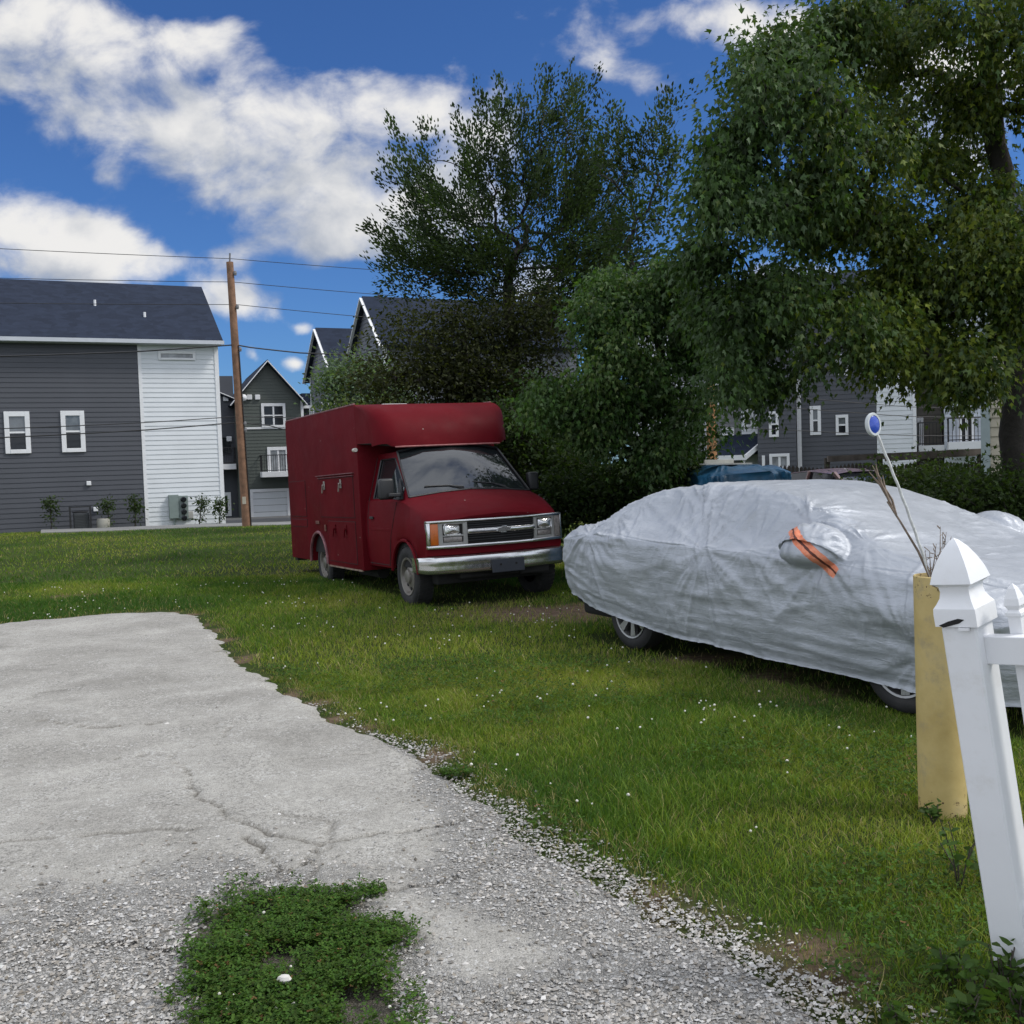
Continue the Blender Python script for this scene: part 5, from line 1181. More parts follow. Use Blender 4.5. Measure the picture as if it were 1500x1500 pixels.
# fence and lean-to behind
def back_fence():
    a, b = at_y(1120, 700, 25.0), at_y(1440, 690, 27.0); z0 = -.05; h = thing('picket_fence', 'weathered dark wooden picket fence beyond the covered car', 'fence', (a[0], a[1], z0)); d = Vector((b[0] - a[0], b[1] - a[1], 0)); L = d.length; d.normalize()
    top = float(at_y(1180, 686, 25.4)[2]) - z0; mb = MB(); n = int(L / .115); nr = Vector((-d.y, d.x, 0))
    for k in range(n):
        p = d * (k * .115); hh = top * (1 + .03 * sin(k * 12.9)) ; ang = math.atan2(d.y, d.x)
        mb.box((p.x, p.y, hh / 2), (.088, .02, hh), rz=ang); q = p; mb.add([tuple(q - d * .044 + Vector((0, 0, hh))), tuple(q + d * .044 + Vector((0, 0, hh))), tuple(q + Vector((0, 0, hh + .06)))], [(0, 1, 2)])
    mb.build('picket_panel', mat('grey_fence_wood', (.042, .036, .032), .9, var=.4, vscale=4), h)
    r = MB()
    for z in (.35, top - .3): r.bar(tuple(nr * .04 + Vector((0, 0, z))), tuple(nr * .04 + d * L + Vector((0, 0, z))), .04, .09)
    build_each(r, 'rail', M['bark'], h)
    p_ = MB()
    for k in range(int(L / 2.4) + 1): q = d * (k * 2.4) + nr * .10; p_.box((q.x, q.y, top / 2), (.1, .1, top))
    build_each(p_, 'post', M['bark'], h)
back_fence()
def lean_to():
    a, b = at_y(1212, 668, 27.5), at_y(1440, 657, 29.5); h = thing('lean_to_shelter', 'low flat lean-to roof on posts behind the picket fence', 'shelter', (a[0], a[1], 0)); d = Vector(b - a); d.z = 0; z = float(a[2]); zb = float(b[2]); ang = math.atan2(d.y, d.x); L = d.length; nr = Vector((.42, .9, 0))
    r = MB(); slab(r, (0, 0, z), tuple(d + Vector((0, 0, zb))), tuple(d + nr * 3 + Vector((0, 0, zb - .02))), tuple(nr * 3 + Vector((0, 0, z - .02))), .06); r.build('roof', mat('weathered_roof', (.13, .13, .135), .8, var=.4, vscale=2), h)
    MB().bar((0, 0, z - .08), tuple(d + Vector((0, 0, zb - .08))), .06, .16).bar(tuple(d * .35 + Vector((0, -.04, z - .16))), tuple(d * .95 + Vector((0, -.04, zb - .16))), .03, .08).build('fascia', mat('old_fascia', (.115, .10, .09), .9, var=.4), h)
    p = MB()
    for k in (.005, .33, .66, .99): q = d * k; p.b2(q.x - .06, q.x + .06, q.y + .05, q.y + .17, -.2, z - .05)
    build_each(p, 'post', M['bark'], h)
    q = d * .36; MB().bar(tuple(d * .30 + Vector((0, -.3, z - .42))), tuple(d * .50 + Vector((0, -.3, z - .44))), .05, .09).build('white_gutter', M['white_trim'], h)
lean_to()
# ------------------------------------------------------------------ white fence, bollard, reflector
def front_fence():
    base = at_z(1497, 1436); pt = at_y(1397, 790, base[1] - .02)
    yaw = radians(-50)
    h = thing('vinyl_fence', 'leaning white vinyl fence post with gothic cap and short fence run', 'fence', (0, 0, 0))
    up = Vector(pt - base).normalized(); H = Vector(pt - base).length
    sx = Vector((cos(yaw), sin(yaw), 0)); sx = (sx - up * sx.dot(up)).normalized(); sy = up.cross(sx)
    Mx = Matrix((sx, sy, up)).transposed().to_4x4(); Mx.translation = Vector(base)
    h.matrix_world = Mx
    w = .0565
    hp = H - .236
    post = MB(); ch = .006; pr = [(-w + ch, -w), (w - ch, -w), (w, -w + ch), (w, w - ch), (w - ch, w), (-w + ch, w), (-w, w - ch), (-w, -w + ch)]
    post.prism(pr, hp + .10, 'Z', -.10); post = post.build('post', M['white_vinyl'], h)
    cap = MB(); prof = [(.076, hp - .028), (.0765, hp + .012), (.075, hp + .028), (.066, hp + .040), (.056, hp + .058), (.052, hp + .078), (.055, hp + .094), (.068, hp + .103), (.074, hp + .106), (.0725, hp + .112), (.064, hp + .142), (.050, hp + .175), (.030, hp + .210), (.010, hp + .234), (.001, hp + .240)]
    for a, z in prof: pass
    P = np.array([[(-a, -a, z), (a, -a, z), (a, a, z), (-a, a, z)] for a, z in [(q * .885, z) for q, z in prof]]); cap.grid(P, True)
    cap.build('post_cap', M['white_vinyl'], post, smooth=24)
    MB().add([(-.055, -.0690, hp - .024), (-.040, -.0690, hp - .030), (.012, -.0690, hp - .016), (.030, -.0690, hp - .004), (.010, -.0690, hp - .001), (-.022, -.0690, hp - .010)], [(0, 1, 2, 3, 4, 5)]).build('cap_crack', M['under'], post)
    MB().box((.024, -.066, hp - .034), (.032, .012, .008)).build('broken_lip', M['white_vinyl'], post)
    # fence run: leaves the face away from the drive, along local +x
    rails = []
    for z in (hp - .112, .22):
        MB().prism([(-.019, z - .044), (.019, z - .044), (.019, z + .044), (-.019, z + .044)], 2.0, 'X', w - .002).build('rail', M['white_vinyl'], h, bevel=.003)
    for k in range(8):
        x = .140 + k * .155; pk = MB(); q = .019; zt = hp - .055
        pk.prism([(-q, -q), (q, -q), (q, q), (-q, q)], zt - .02, 'Z', .06); ob = pk
        pr2 = [(q, zt + .04), (q * 1.25, zt + .042), (q * 1.25, zt + .052), (q * .85, zt + .060), (q * 1.22, zt + .075), (q * 1.1, zt + .095), (q * .6, zt + .125), (.001, zt + .140)]
        ob.grid(np.array([[(-a, -a, z), (a, -a, z), (a, a, z), (-a, a, z)] for a, z in pr2]), True)
        ob.v = [(a + x, b + .040, c) for a, b, c in ob.v]; ob.build('picket', M['white_vinyl'], h)
    return base
fence_base = front_fence()
def bollard():
    c = at_z(1381, 1186); r = .108; m, t, b = principled('worn_yellow_paint'); tc = t.node('ShaderNodeTexCoord').outputs['Object']
    y = t.ramp(t.noise(tc, 3, 6, .65), [(.3, (.42, .31, .11)), (.55, (.52, .40, .165)), (.72, (.47, .38, .20))]); sp = t.node('ShaderNodeSeparateXYZ'); t.l.new(tc, sp.inputs[0])
    edge = t.math('ADD', t.smooth(sp.outputs[2], .22, .0), t.math('MULTIPLY', t.smooth(sp.outputs[2], .98, 1.09), .7))
    rust = t.smooth(t.math('ADD', t.noise(tc, 34, 6, .75), t.math('MULTIPLY', edge, .15)), .69, .71)
    y = t.mixc(t.math('MULTIPLY', t.smooth(t.noise(tc, 7, 7, .75), .50, .72), .55), y, (.27, .235, .165)); y = t.mixc(rust, y, (.055, .025, .015))
    t.put(b.inputs['Base Color'], y); b.inputs['Roughness'].default_value = .6; t.put(b.inputs['Normal'], t.bump(t.noise(tc, 25, 5, .7), .25, .006))
    h = thing('bollard', 'worn yellow steel bollard with rust spots beside the white fence post', 'bollard', (c[0], c[1], -.03), (0, radians(-.5), 0)); H = 1.15
    MB().lathe([(r, -.1), (r, .4), (r * .997, .8), (r, H - .004), (r - .004, H), (r - .012, H), (r - .013, H - .03), (r - .013, H - .07)], 48).build('pipe', m, h, smooth=40)
    MB().lathe([(r - .012, H - .05), (r * .5, H - .025), (0, H - .015)], 24).build('soil_fill', M['bark'], h, smooth=60)
    build_each(MB().lathe([(.009, -.004), (.009, .004), (0, .004)], 10, 'Y', (-.035, -r * .95, H - .055)).lathe([(.006, -.004), (.006, .004), (0, .004)], 10, 'Y', (-.010, -r * 1.0, H - .07)), 'bolt_hole', M['under'], h)
    # reflector stake planted in it
    top = Vector((c[0] - .045, c[1] - .02, H - .06)); tip = Vector(at_y(1279, 622, c[1] - .02)); s = thing('reflector_stake', 'twisted pale stake with round blue reflector stuck in the bollard', 'reflector', tuple(top)); d = tip - top
    st = MB(); pth = []; n = 40
    MB().tube([tuple(d * (k / n) + Vector((.010 * sin(pi * k / n) + .0012 * sin(k * 1.1), .0012 * cos(k * 1.1), 0))) for k in range(n + 1)], .0065, 6).build('stake', mat('pale_plastic', (.56, .57, .56), .45, var=.2, vscale=40), s, smooth=60)
    q = Vector((.42, -.88, .10)).normalized(); uu = d.normalized(); Mq = q.to_track_quat('Z', 'Y').to_matrix()
    def disc(mb, prof, n=28):
        V = []
        for r_, z_ in prof:
            for k in range(n): V.append(tuple(Mq @ Vector((r_ * .86 * cos(2 * pi * k / n), r_ * 1.12 * sin(2 * pi * k / n), z_)) + d))
        return mb.add(V, [(i * n + k, i * n + (k + 1) % n, (i + 1) * n + (k + 1) % n, (i + 1) * n + k) for i in range(len(prof) - 1) for k in range(n)])
    disc(MB(), [(0, -.012), (.046, -.012), (.050, -.004), (.050, .006), (.047, .010), (.038, .010), (.037, .006)]).build('reflector_rim', mat('grey_rim', (.52, .55, .56), .4, var=.1), s, smooth=40)
    m2, t2, b2 = principled('blue_reflector'); tc2 = t2.node('ShaderNodeTexCoord').outputs['Object']; t2.put(b2.inputs['Base Color'], t2.ramp(t2.voro(tc2, 260), [(0, (.020, .055, .36)), (1, (.045, .10, .50))])); b2.inputs['Roughness'].default_value = .22
    disc(MB(), [(.0375, .007), (.034, .010), (.0, .012)]).build('blue_lens', m2, s, smooth=40)
    # dead weeds in the pipe
    wd = thing('dead_weed', 'dry grey weed stalks growing out of the yellow bollard top', 'plant', tuple(top)); mb = MB(); R = random.Random(5)
    tip2 = Vector(at_y(1287, 705, c[1] + .02)) - top
    main = [tip2 * k + Vector((.012 * sin(k * 5), 0, 0)) for k in (0, .3, .6, .8)]; mb.tube([tuple(p) for p in main], [.0065, .006, .005, .0045], 5)
    for k in range(7):
        a = tip2 * (.66 + .04 * k); e = a + tip2 * .28 + Vector((R.uniform(-.025, .03), R.uniform(-.02, .02), R.uniform(-.01, .02))); mb.tube([tuple(a), tuple((a + e) / 2 + Vector((R.uniform(-.012, .012), 0, 0))), tuple(e)], [.004, .006, .002], 4)
    for k in range(16):
        a = R.uniform(0, 6.28); L = R.uniform(.05, .24) * (1.0 if k > 3 else 1.3); e = Vector((cos(a) * L * .35, sin(a) * L * .3, L)); o_ = Vector((R.uniform(-.02, .06), R.uniform(-.03, .03), 0)); pts = [o_, o_ + e * .5 + Vector((R.uniform(-.01, .01), 0, 0)), o_ + e]
        mb.tube([tuple(p) for p in pts], [.0032, .0026, .0012], 4)
        for j in range(4): p = o_ + e * R.uniform(.35, 1); q_ = Vector((R.uniform(-.022, .022), R.uniform(-.02, .02), R.uniform(.0, .025))); mb.tube([tuple(p), tuple(p + q_)], [.0016, .0022], 4)
    mb.build('stalks', mat('dry_weed', (.20, .155, .12), .9, var=.35, vscale=30), wd)
bollard()

# ------------------------------------------------------------------ tarp, board, distant car
def tarp():
    c = at_y(1080, 700, 13.5); W, Dp, H = 1.06, 2.2, float(at_y(1080, 683, 13.0)[2]); nu, nv = 60, 90
    u = np.linspace(-1, 1, nv)[None] * np.ones((nu, 1)); v = np.linspace(0, 1, nu)[:, None] * np.ones((1, nv))
    # rings from the ground up and over
    ang = np.linspace(0, 2 * pi, 120, endpoint=False); rings = []
    for k in np.linspace(0, 1, 46):
        if k < .62: s = 1 + .10 * (1 - k / .62); z = H * .93 * k / .62
        else: q = (k - .62) / .38; s = max(.02, 1 - q ** 1.6 * .99); z = H * (.93 + .07 * sin(q * pi / 2))
        ex = .30; x = W / 2 * s * np.sign(np.cos(ang)) * np.abs(np.cos(ang)) ** ex; y = Dp / 2 * s * np.sign(np.sin(ang)) * np.abs(np.sin(ang)) ** ex
        dr = .10 * (ridged(ang * 3.2 + k * 3.5, k * 3.0 + np.cos(ang) * .8, 301, 3) ** 2 - .4) * min(1, k * 4); rad = 1 + dr / .6
        rings.append(np.stack([x * rad, y * rad, z + .09 * (ridged(x * 3 + 3 + y, y * 2.2, 302, 2) ** 2 - .4) * (k > .3)], -1))
    o = MB().grid(np.array(rings), True).build('tarp_covered_load', mat('blue_tarp', (.014, .085, .165), .42, var=.35, vscale=5, bump=.35, bscale=14, bdist=.03, spec=.55), smooth=70)
    o.location = (c[0], c[1] + .4, 0); tag(o, 'load wrapped in a creased blue tarp behind the covered car', 'tarp')
    zb = float(at_y(1080, 676.5, 13.2)[2])
    b = MB().box((0, 0, 0), (.62, .30, .022)).box((-.05, .14, .035), (.40, .05, .05)).build('white_board', mat('painted_board', (.58, .57, .52), .7, var=.15, vscale=9, dirt=.6, dcol=(.25, .17, .10)), bevel=.004); b.location = (at_y(1070, 676, 13.2)[0], 13.5, H + .03); b.rotation_euler = (0, radians(1.0), radians(6)); tag(b, 'white painted board lying on top of the blue tarp', 'board')
tarp()
def far_car():
    c = at_y(1247, 720, 17.5); h = thing('parked_car', 'silver red car whose roof shows above the covered car before the fence', 'car', (c[0], c[1], 0), (0, 0, radians(-68)))
    B = mat('dusty_red_paint', (.20, .12, .115), .3, .3, var=.15, coat=.4); zt = float(at_y(1247, 689.5, 17.0)[2])
    st = [(-2.2, .55, .78), (-2.1, .88, .84), (-1.5, .98, .88), (-.9, .95, .9), (.2, .92, .9), (.9, .90, .88), (1.7, .80, .84), (2.1, .60, .74)]
    mb = MB(); P = [[(x, -w_, .30), (x, -w_ - .02, .60), (x, -w_ + .04, zb), (x, -w_ * .6, zb + .03), (x, 0, zb + .04), (x, w_ * .6, zb + .03), (x, w_ - .04, zb), (x, w_ + .02, .60), (x, w_, .30)] for x, zb, w_ in st]
    mb.grid(np.array(P)).add(P[0], [tuple(range(9))]).add(P[-1], [tuple(range(9))]); mb.build('body', B, h, smooth=50)
    cab = [(-1.75, .95, .70), (-1.1, zt - .05, .56), (-.4, zt, .57), (.25, zt - .05, .56), (1.0, .92, .72)]
    g = MB(); G_ = [[(x, -.74, .90), (x, -w_, z), (x, -w_ * .6, z + .02), (x, 0, z + .025), (x, w_ * .6, z + .02), (x, w_, z), (x, .74, .90)] for x, z, w_ in cab]; g.grid(np.array(G_)).build('glasshouse', M['pane'], h, smooth=50)
    r = MB(); rr_ = [(-1.14, zt - .052, .56), (-.4, zt + .004, .57), (.29, zt - .052, .56)]; r.grid(np.array([[(x, -w_ - .01, z), (x, -w_ * .6, z + .028), (x, 0, z + .034), (x, w_ * .6, z + .028), (x, w_ + .01, z)] for x, z, w_ in rr_])).build('roof', B, h, smooth=60)
    p = MB()
    for s in (-1, 1):
        p.bar((1.02, s * .73, .93), (.27, s * .57, zt - .035), .05, .06).bar((-1.78, s * .72, .96), (-1.12, s * .57, zt - .035), .06, .08).bar((-.35, s * .755, .9), (-.35, s * .58, zt), .03, .08)
    build_each(p, 'pillar', B, h)
    for x in (-1.35, 1.35):
        for s in (-1, 1):
            t_ = MB().lathe([(.20, -.1), (.31, -.1), (.33, -.06), (.33, .06), (.31, .1), (.20, .1)], 24, 'Y', (x, s * .80, .33)).build('wheel', M['rubber'], h, smooth=40)
            MB().lathe([(.21, s * .09), (.17, s * .06), (.06, s * .08), (0, s * .08)], 20, 'Y', (x, s * .80, .33)).build('rim', M['steel_rim'], t_, smooth=40)
far_car()
# ------------------------------------------------------------------ trees and plants
LEAF = leaf_mat('leaf', trans=.34); LEAF_S = leaf_mat('silver_leaf', back=.5, trans=.30)
_mo = [(0, 0), (.14, .14), (.36, .50), (.13, .48), (0, 1.0)]
MAPLE_V = [(x, y, .16 * abs(x) - .10 * y * y) for x, y in _mo] + [(-x, y, .16 * abs(x) - .10 * y * y) for x, y in _mo[-2:0:-1]] + [(0, .34, -.02)]
MAPLE_F = [(8, i, (i + 1) % 8) for i in range(8)]
OVAL_V = [(0, 0, 0), (.24, .35, .06), (.17, .74, .03), (0, 1, -.06), (-.17, .74, .03), (-.24, .35, .06)]
OVAL_F = [(0, 1, 5), (1, 2, 4), (1, 4, 5), (2, 3, 4)]
def make_leaves(name, P, A, size, V0, F0, col, mtl, parent, r, flat=.6):
    """leaves at P pointing along A"""
    n = len(P); V0 = np.array(V0); F0 = np.array(F0)
    A = A / (np.linalg.norm(A, axis=1, keepdims=True) + 1e-9); up = np.array((0, 0, 1.0)) * flat + r.normal(0, .55, (n, 3))
    B = np.cross(A, up); B /= np.linalg.norm(B, axis=1, keepdims=True) + 1e-9; N = np.cross(B, A)
    V = (B[:, None] * V0[None, :, 0, None] + A[:, None] * V0[None, :, 1, None] + N[:, None] * V0[None, :, 2, None]) * size[:, None, None] + P[:, None]
    F = F0[None] + (np.arange(n) * len(V0))[:, None, None]
    return fast_mesh(name, V.reshape(-1, 3), F.reshape(-1, 3), mtl, parent, col=np.repeat(col, len(V0), 0))
def tree(name, label, base, trunk, blobs, ncl, nleaf, lsize, kind, cols, r0, seed, spread=.22, droop=.5, shoot=0.0, tipr=.004, group=None, cat='tree', mtl=None, bark=None, inner=1.0, stretch=1.0, flat=.6, pull=0.0, grad=None):
    """trunk: world points up the trunk; blobs: (x, y, z, rx, ry, rz[, weight]); leaf clusters fill the blobs and are joined to the trunk"""
    r = np.random.default_rng(seed); base = np.array(base, float)
    t = thing(name, label, cat, tuple(base), group=group)
    bl = np.array([b if len(b) == 7 else (*b, 1.0) for b in blobs], float); wt = bl[:, 3] * bl[:, 4] * bl[:, 5] * bl[:, 6]; wt /= wt.sum()
    k = r.choice(len(bl), ncl, p=wt); d = r.normal(size=(ncl, 3)); d /= np.linalg.norm(d, axis=1, keepdims=True)
    C = bl[k, :3] + d * (r.random((ncl, 1)) ** (1 / (2.0 + inner))) * bl[k, 3:6]
    if pull:
        K_ = C[r.choice(ncl, max(4, ncl // 8), replace=False)]; nn = np.argmin(((C[:, None] - K_[None]) ** 2).sum(2), 1); C = C + (K_[nn] - C) * pull
    nodes = []; par = []
    tk = np.array(trunk, float); L = [tk[0]]
    for a, b in zip(tk[:-1], tk[1:]):
        m_ = max(2, int(np.linalg.norm(b - a) / .35))
        for q in range(1, m_ + 1): L.append(a + (b - a) * q / m_ + r.normal(0, .02, 3))
    nodes = [np.array(p) for p in L]; par = [-1] + list(range(len(L) - 1)); nt = len(L); chains = []
    NA = np.zeros((nt + ncl * 4, 3)); NA[:nt] = nodes; cnt = nt; par = par + [0] * (ncl * 4); depth = np.zeros(nt + ncl * 4)
    lo = min(bl[:, 2] - bl[:, 5]); 
    dist = np.array([np.min(np.linalg.norm(tk[max(1, len(tk) // 3):] - c, axis=1)) for c in C])
    for i in np.argsort(dist):
        c = C[i]; dd = np.linalg.norm(NA[:cnt] - c, axis=1); cost = dd * (1 + .10 * (NA[:cnt, 2] > c[2] + .25 * dd)) + .02 * depth[:cnt]
        cost[:max(1, int(nt * .35))] += 2.0
        j = int(np.argmin(cost)); a = NA[j]; m_ = 4; prev = j; ch = [j]; off = r.normal(0, .07 * dd[j], 3); off[2] += .10 * dd[j]
        for q in range(1, m_ + 1):
            s = q / m_; NA[cnt] = a + (c - a) * s + off * sin(pi * s); par[cnt] = prev; depth[cnt] = depth[prev] + 1; prev = cnt; ch.append(cnt); cnt += 1
        chains.append(ch)
    load = np.ones(cnt)
    for i in range(cnt - 1, 0, -1): load[par[i]] += load[i] * (1 if i >= nt else 1)
    rad = np.minimum(tipr * np.maximum(load / 4, .4) ** .46, r0)
    rad[:nt] = np.maximum(rad[:nt], np.linspace(r0, r0 * .35, nt)); rad[0] = r0 * 1.25
    mb_v = []; mb_f = []; nb = 0
    def tube(ids, rr, n):
        nonlocal nb
        P = NA[ids]; m_ = len(P); tg = np.gradient(P, axis=0); tg /= np.linalg.norm(tg, axis=1, keepdims=True) + 1e-9
        ref = np.array((.31, .17, .93)); a = np.cross(tg, ref); a /= np.linalg.norm(a, axis=1, keepdims=True) + 1e-9; b = np.cross(a, tg)
        q = np.arange(n) * 2 * pi / n; V = P[:, None] + (a[:, None] * np.cos(q)[None, :, None] + b[:, None] * np.sin(q)[None, :, None]) * rr[:, None, None]
        mb_v.append(V.reshape(-1, 3)); mb_f.append(grid_faces(m_, n, True) + nb); nb += m_ * n
    tube(list(range(nt)), rad[:nt], 12)
    for ch in chains:
        rr = rad[ch].copy(); rr[0] = min(rr[0], rr[1] * 1.25); tube(ch, rr, 5 if rr[0] < .03 else 8)
    V = np.concatenate(mb_v) - base; fast_mesh('trunk', V, np.concatenate(mb_f), bark or M['bark_dark'], t, smooth=True)
    # leaves: most sit round the cluster tips, some along the twig
    P = []; A = []; cid = []
    cen = np.average(bl[:, :3], axis=0, weights=wt)
    for i, ch in enumerate(chains):
        n = max(3, int(nleaf * r.uniform(.6, 1.4))); tip = NA[ch[-1]]; twig = NA[ch[-1]] - NA[ch[-3]]; twig /= np.linalg.norm(twig) + 1e-9
        if shoot:
            ou = tip - cen; ou /= np.linalg.norm(ou) + 1e-9; ax = ou * .7 + np.array((0, 0, .8)) + r.normal(0, .25, 3); ax /= np.linalg.norm(ax); s = r.random(n) ** .8
            p = tip + ax * (s * shoot * r.uniform(.6, 1.4))[:, None] + r.normal(0, spread, (n, 3)) * (1 - .6 * s)[:, None]
        else:
            s = r.random(n); p = tip - twig * (s * spread * 1.6)[:, None] + r.normal(0, 1, (n, 3)) * np.array((spread, spread, spread * .62 * stretch))
            ax = twig
        a = r.normal(0, .45, (n, 3)) + ax * .5 + r.normal(0, .3, 3) + (p - tip) / spread * .35; a[:, 2] -= droop
        P.append(p); A.append(a); cid += [i] * n
    P = np.concatenate(P); A = np.concatenate(A); cid = np.array(cid); n = len(P)
    cc = np.array(cols); mixk = r.random(len(chains)) * .75
    if grad: mixk = mixk * .45 + .6 * sstep(np.array([NA[ch[-1]][0] for ch in chains]), *grad)
    q = np.clip(mixk[cid] + r.normal(0, .18, n), 0, .999) * (len(cc) - 1); i0 = q.astype(int); f = (q - i0)[:, None]
    col = cc[i0] * (1 - f) + cc[np.minimum(i0 + 1, len(cc) - 1)] * f; col = col * r.uniform(.78, 1.22, (n, 1)) * (r.uniform(.68, 1.5, len(chains)) ** 1.1)[cid][:, None]
    sz = lsize * r.uniform(.6, 1.25, n); V0, F0 = (MAPLE_V, MAPLE_F) if kind == 'maple' else (OVAL_V, OVAL_F)
    make_leaves('crown', P - base, A, sz, V0, F0, col, mtl or LEAF, t, r, flat)
    return t
def bl(lst, Y, depth=None):
    """crown masses given as (px, py, radius across, height radius, distance offset, weight)"""
    out = []
    for e in lst:
        px, py, rx, rz = e[:4]; dy = e[4] if len(e) > 4 else 0; wt = e[5] if len(e) > 5 else 1.0; p = at_y(px, py, Y + dy); out.append((*p, rx, (depth or rx), rz, wt))
    return out
G_DARK = [(.018, .034, .012), (.030, .052, .016), (.045, .068, .020)]
G_MID = [(.022, .054, .012), (.042, .086, .018), (.075, .122, .026)]
G_OLIVE = [(.034, .052, .010), (.056, .078, .014), (.088, .108, .022)]
# big maple on the right
b = at_y(1487, 745, 12.2); b[2] = -.05
tr = [b, at_y(1489, 640, 12.2), at_y(1486, 540, 12.2), at_y(1478, 420, 12.1), at_y(1466, 260, 12.0), at_y(1450, 120, 11.9), at_y(1435, -40, 11.9), at_y(1425, -180, 11.9)]
tree('maple_tree', 'big maple on the right whose boughs hang over the covered car', b, tr,
     bl([(1120, 60, .62, .50, -.6), (1215, 45, .75, .55), (1060, 95, .42, .30, -.6, .8), (1120, 180, .80, .55, -.8, 1.2), (1060, 240, .55, .48, -.8, 1.1), (1180, 260, .85, .62, -.6, 1.25), (1040, 330, .55, .60, -.8, 1.0), (1120, 350, .75, .62, -.5, 1.2),
         (1020, 420, .38, .40, -.6, .9), (1235, 360, .85, .60, .2, 1.2), (1080, 470, .50, .45, -.3, .9), (1180, 470, .62, .40, 0, .9), (1310, 90, .8, .5, .4, .95), (1340, 200, .7, .45, .8, .8), (1330, 330, .8, .5, .4, 1.2), (1330, 440, .90, .55, .2, 1.35), (1425, 430, .85, .60, -.2, 1.3),
         (1240, 520, .70, .36, -.2, 1.2), (1340, 540, .80, .40, -.4, 1.35), (1440, 545, .60, .34, -.4, 1.2), (1145, 555, .50, .34, -.2, 1.3), (1060, 545, .40, .40, 0, 1.0), (1110, 590, .35, .20, 0, .9), (1100, 500, .5, .4, .3, 1.0), (1420, 250, .8, .6, .6, 1.1), (1480, 120, .9, .7, 0, .8), (1500, 330, .9, .8, -.4, 1.0), (1420, 20, .9, .5, 0, .7), (1235, 590, .35, .16, -.3, .6), (1185, 610, .16, .28, -.2, .5), (1330, 590, .5, .12, -.4, .7)], 11.2, 1.0)
     + [(6.4, 11.6, 8.2, 2.6, 2.4, 1.2, .25), (8.6, 11.4, 6.0, 1.8, 2.0, 1.9, .3), (7.4, 9.6, 5.4, 1.4, 1.2, 1.3, .3), (5.8, 13.6, 6.8, 1.8, 1.2, 1.6, .25)],
     1040, 120, .086, 'maple', [(.026, .052, .017), (.046, .084, .026), (.028, .056, .010), (.058, .088, .010), (.105, .128, .014)], .19, 11, pull=.5, grad=(1.6, 4.4), spread=.15, droop=1.3, tipr=.006, mtl=LEAF_S, stretch=1.6)
# lighter maple boughs in the middle
b = at_y(985, 730, 14.6); b[2] = -.02
tree('maple_tree', 'mid green maple with drooping boughs between the truck and the covered car', b, [b, at_y(985, 640, 14.6), at_y(975, 540, 14.6), at_y(960, 440, 14.6)],
     bl([(930, 420, .62, .34), (880, 455, .48, .34, -.3), (975, 470, .75, .42), (905, 520, .70, .45, -.3), (1005, 540, .55, .45, 0, .6), (860, 570, .52, .34, -.4), (940, 600, .85, .45, -.2), (800, 590, .34, .17, -.5, .8), (1010, 630, .5, .4, 0, .5), (870, 640, .62, .35, -.3), (960, 680, .70, .32, -.2, .6), (1045, 480, .4, .4), (985, 410, .5, .35, 0, .8), (770, 600, .25, .14, -.6, .6)], 14.2, .8),
     390, 105, .086, 'maple', G_MID[:2] + [(.095, .125, .045)], .11, 12, pull=.5, spread=.145, droop=1.2, tipr=.005, mtl=LEAF_S, stretch=1.5)
# feathery tree behind the truck
b = at_y(765, 735, 20.5); b[2] = -.05
tree('locust_tree', 'tall feathery dark tree with upright shoots behind the box truck', b, [b, at_y(762, 600, 20.5), at_y(752, 500, 20.5), at_y(742, 440, 20.5), at_y(752, 380, 20.5)],
     bl([(775, 200, .75, .80, 0, .45), (705, 235, .70, .62, 0, .5), (640, 275, .65, .55, 0, .5), (835, 215, .50, .8, 0, .4), (770, 310, 1.35, .95, 0, .9), (680, 340, 1.0, .75, 0, .8), (625, 330, .55, .55, 0, .5), (610, 395, .30, .45, 0, .45), (640, 410, .90, .50, 0, 1.1), (850, 330, .75, .85, 0, 1.1), (760, 420, 1.3, .8, 0, 1.25), (850, 430, 1.0, .8, .3, 1.5), (700, 400, .9, .5, 0, .9)], 20.5, 1.2),
     700, 80, .080, 'oval', [(.022, .038, .018), (.034, .054, .024), (.050, .072, .036)], .13, 13, pull=.2, spread=.11, droop=.05, shoot=.85, tipr=.0055, inner=.4)
b = at_y(950, 735, 18.5); b[2] = -.05
tree('slender_tree', 'thin sparse tree with upright twigs between the dark tree and the big maple', b, [b, at_y(945, 600, 18.5), at_y(922, 470, 18.5), at_y(930, 390, 18.5)],
     bl([(905, 260, .42, .45, 0, .7), (960, 250, .40, .55, 0, .8), (930, 340, .60, .55, 0, 1), (900, 220, .25, .25, 0, .5), (975, 190, .25, .35, 0, .5), (940, 420, .6, .4, 0, 1), (885, 195, .15, .12, 0, .4)], 18.5, .6),
     130, 52, .085, 'oval', [(.028, .048, .022), (.042, .066, .030)], .05, 14, spread=.15, droop=.2, shoot=.5, tipr=.005)
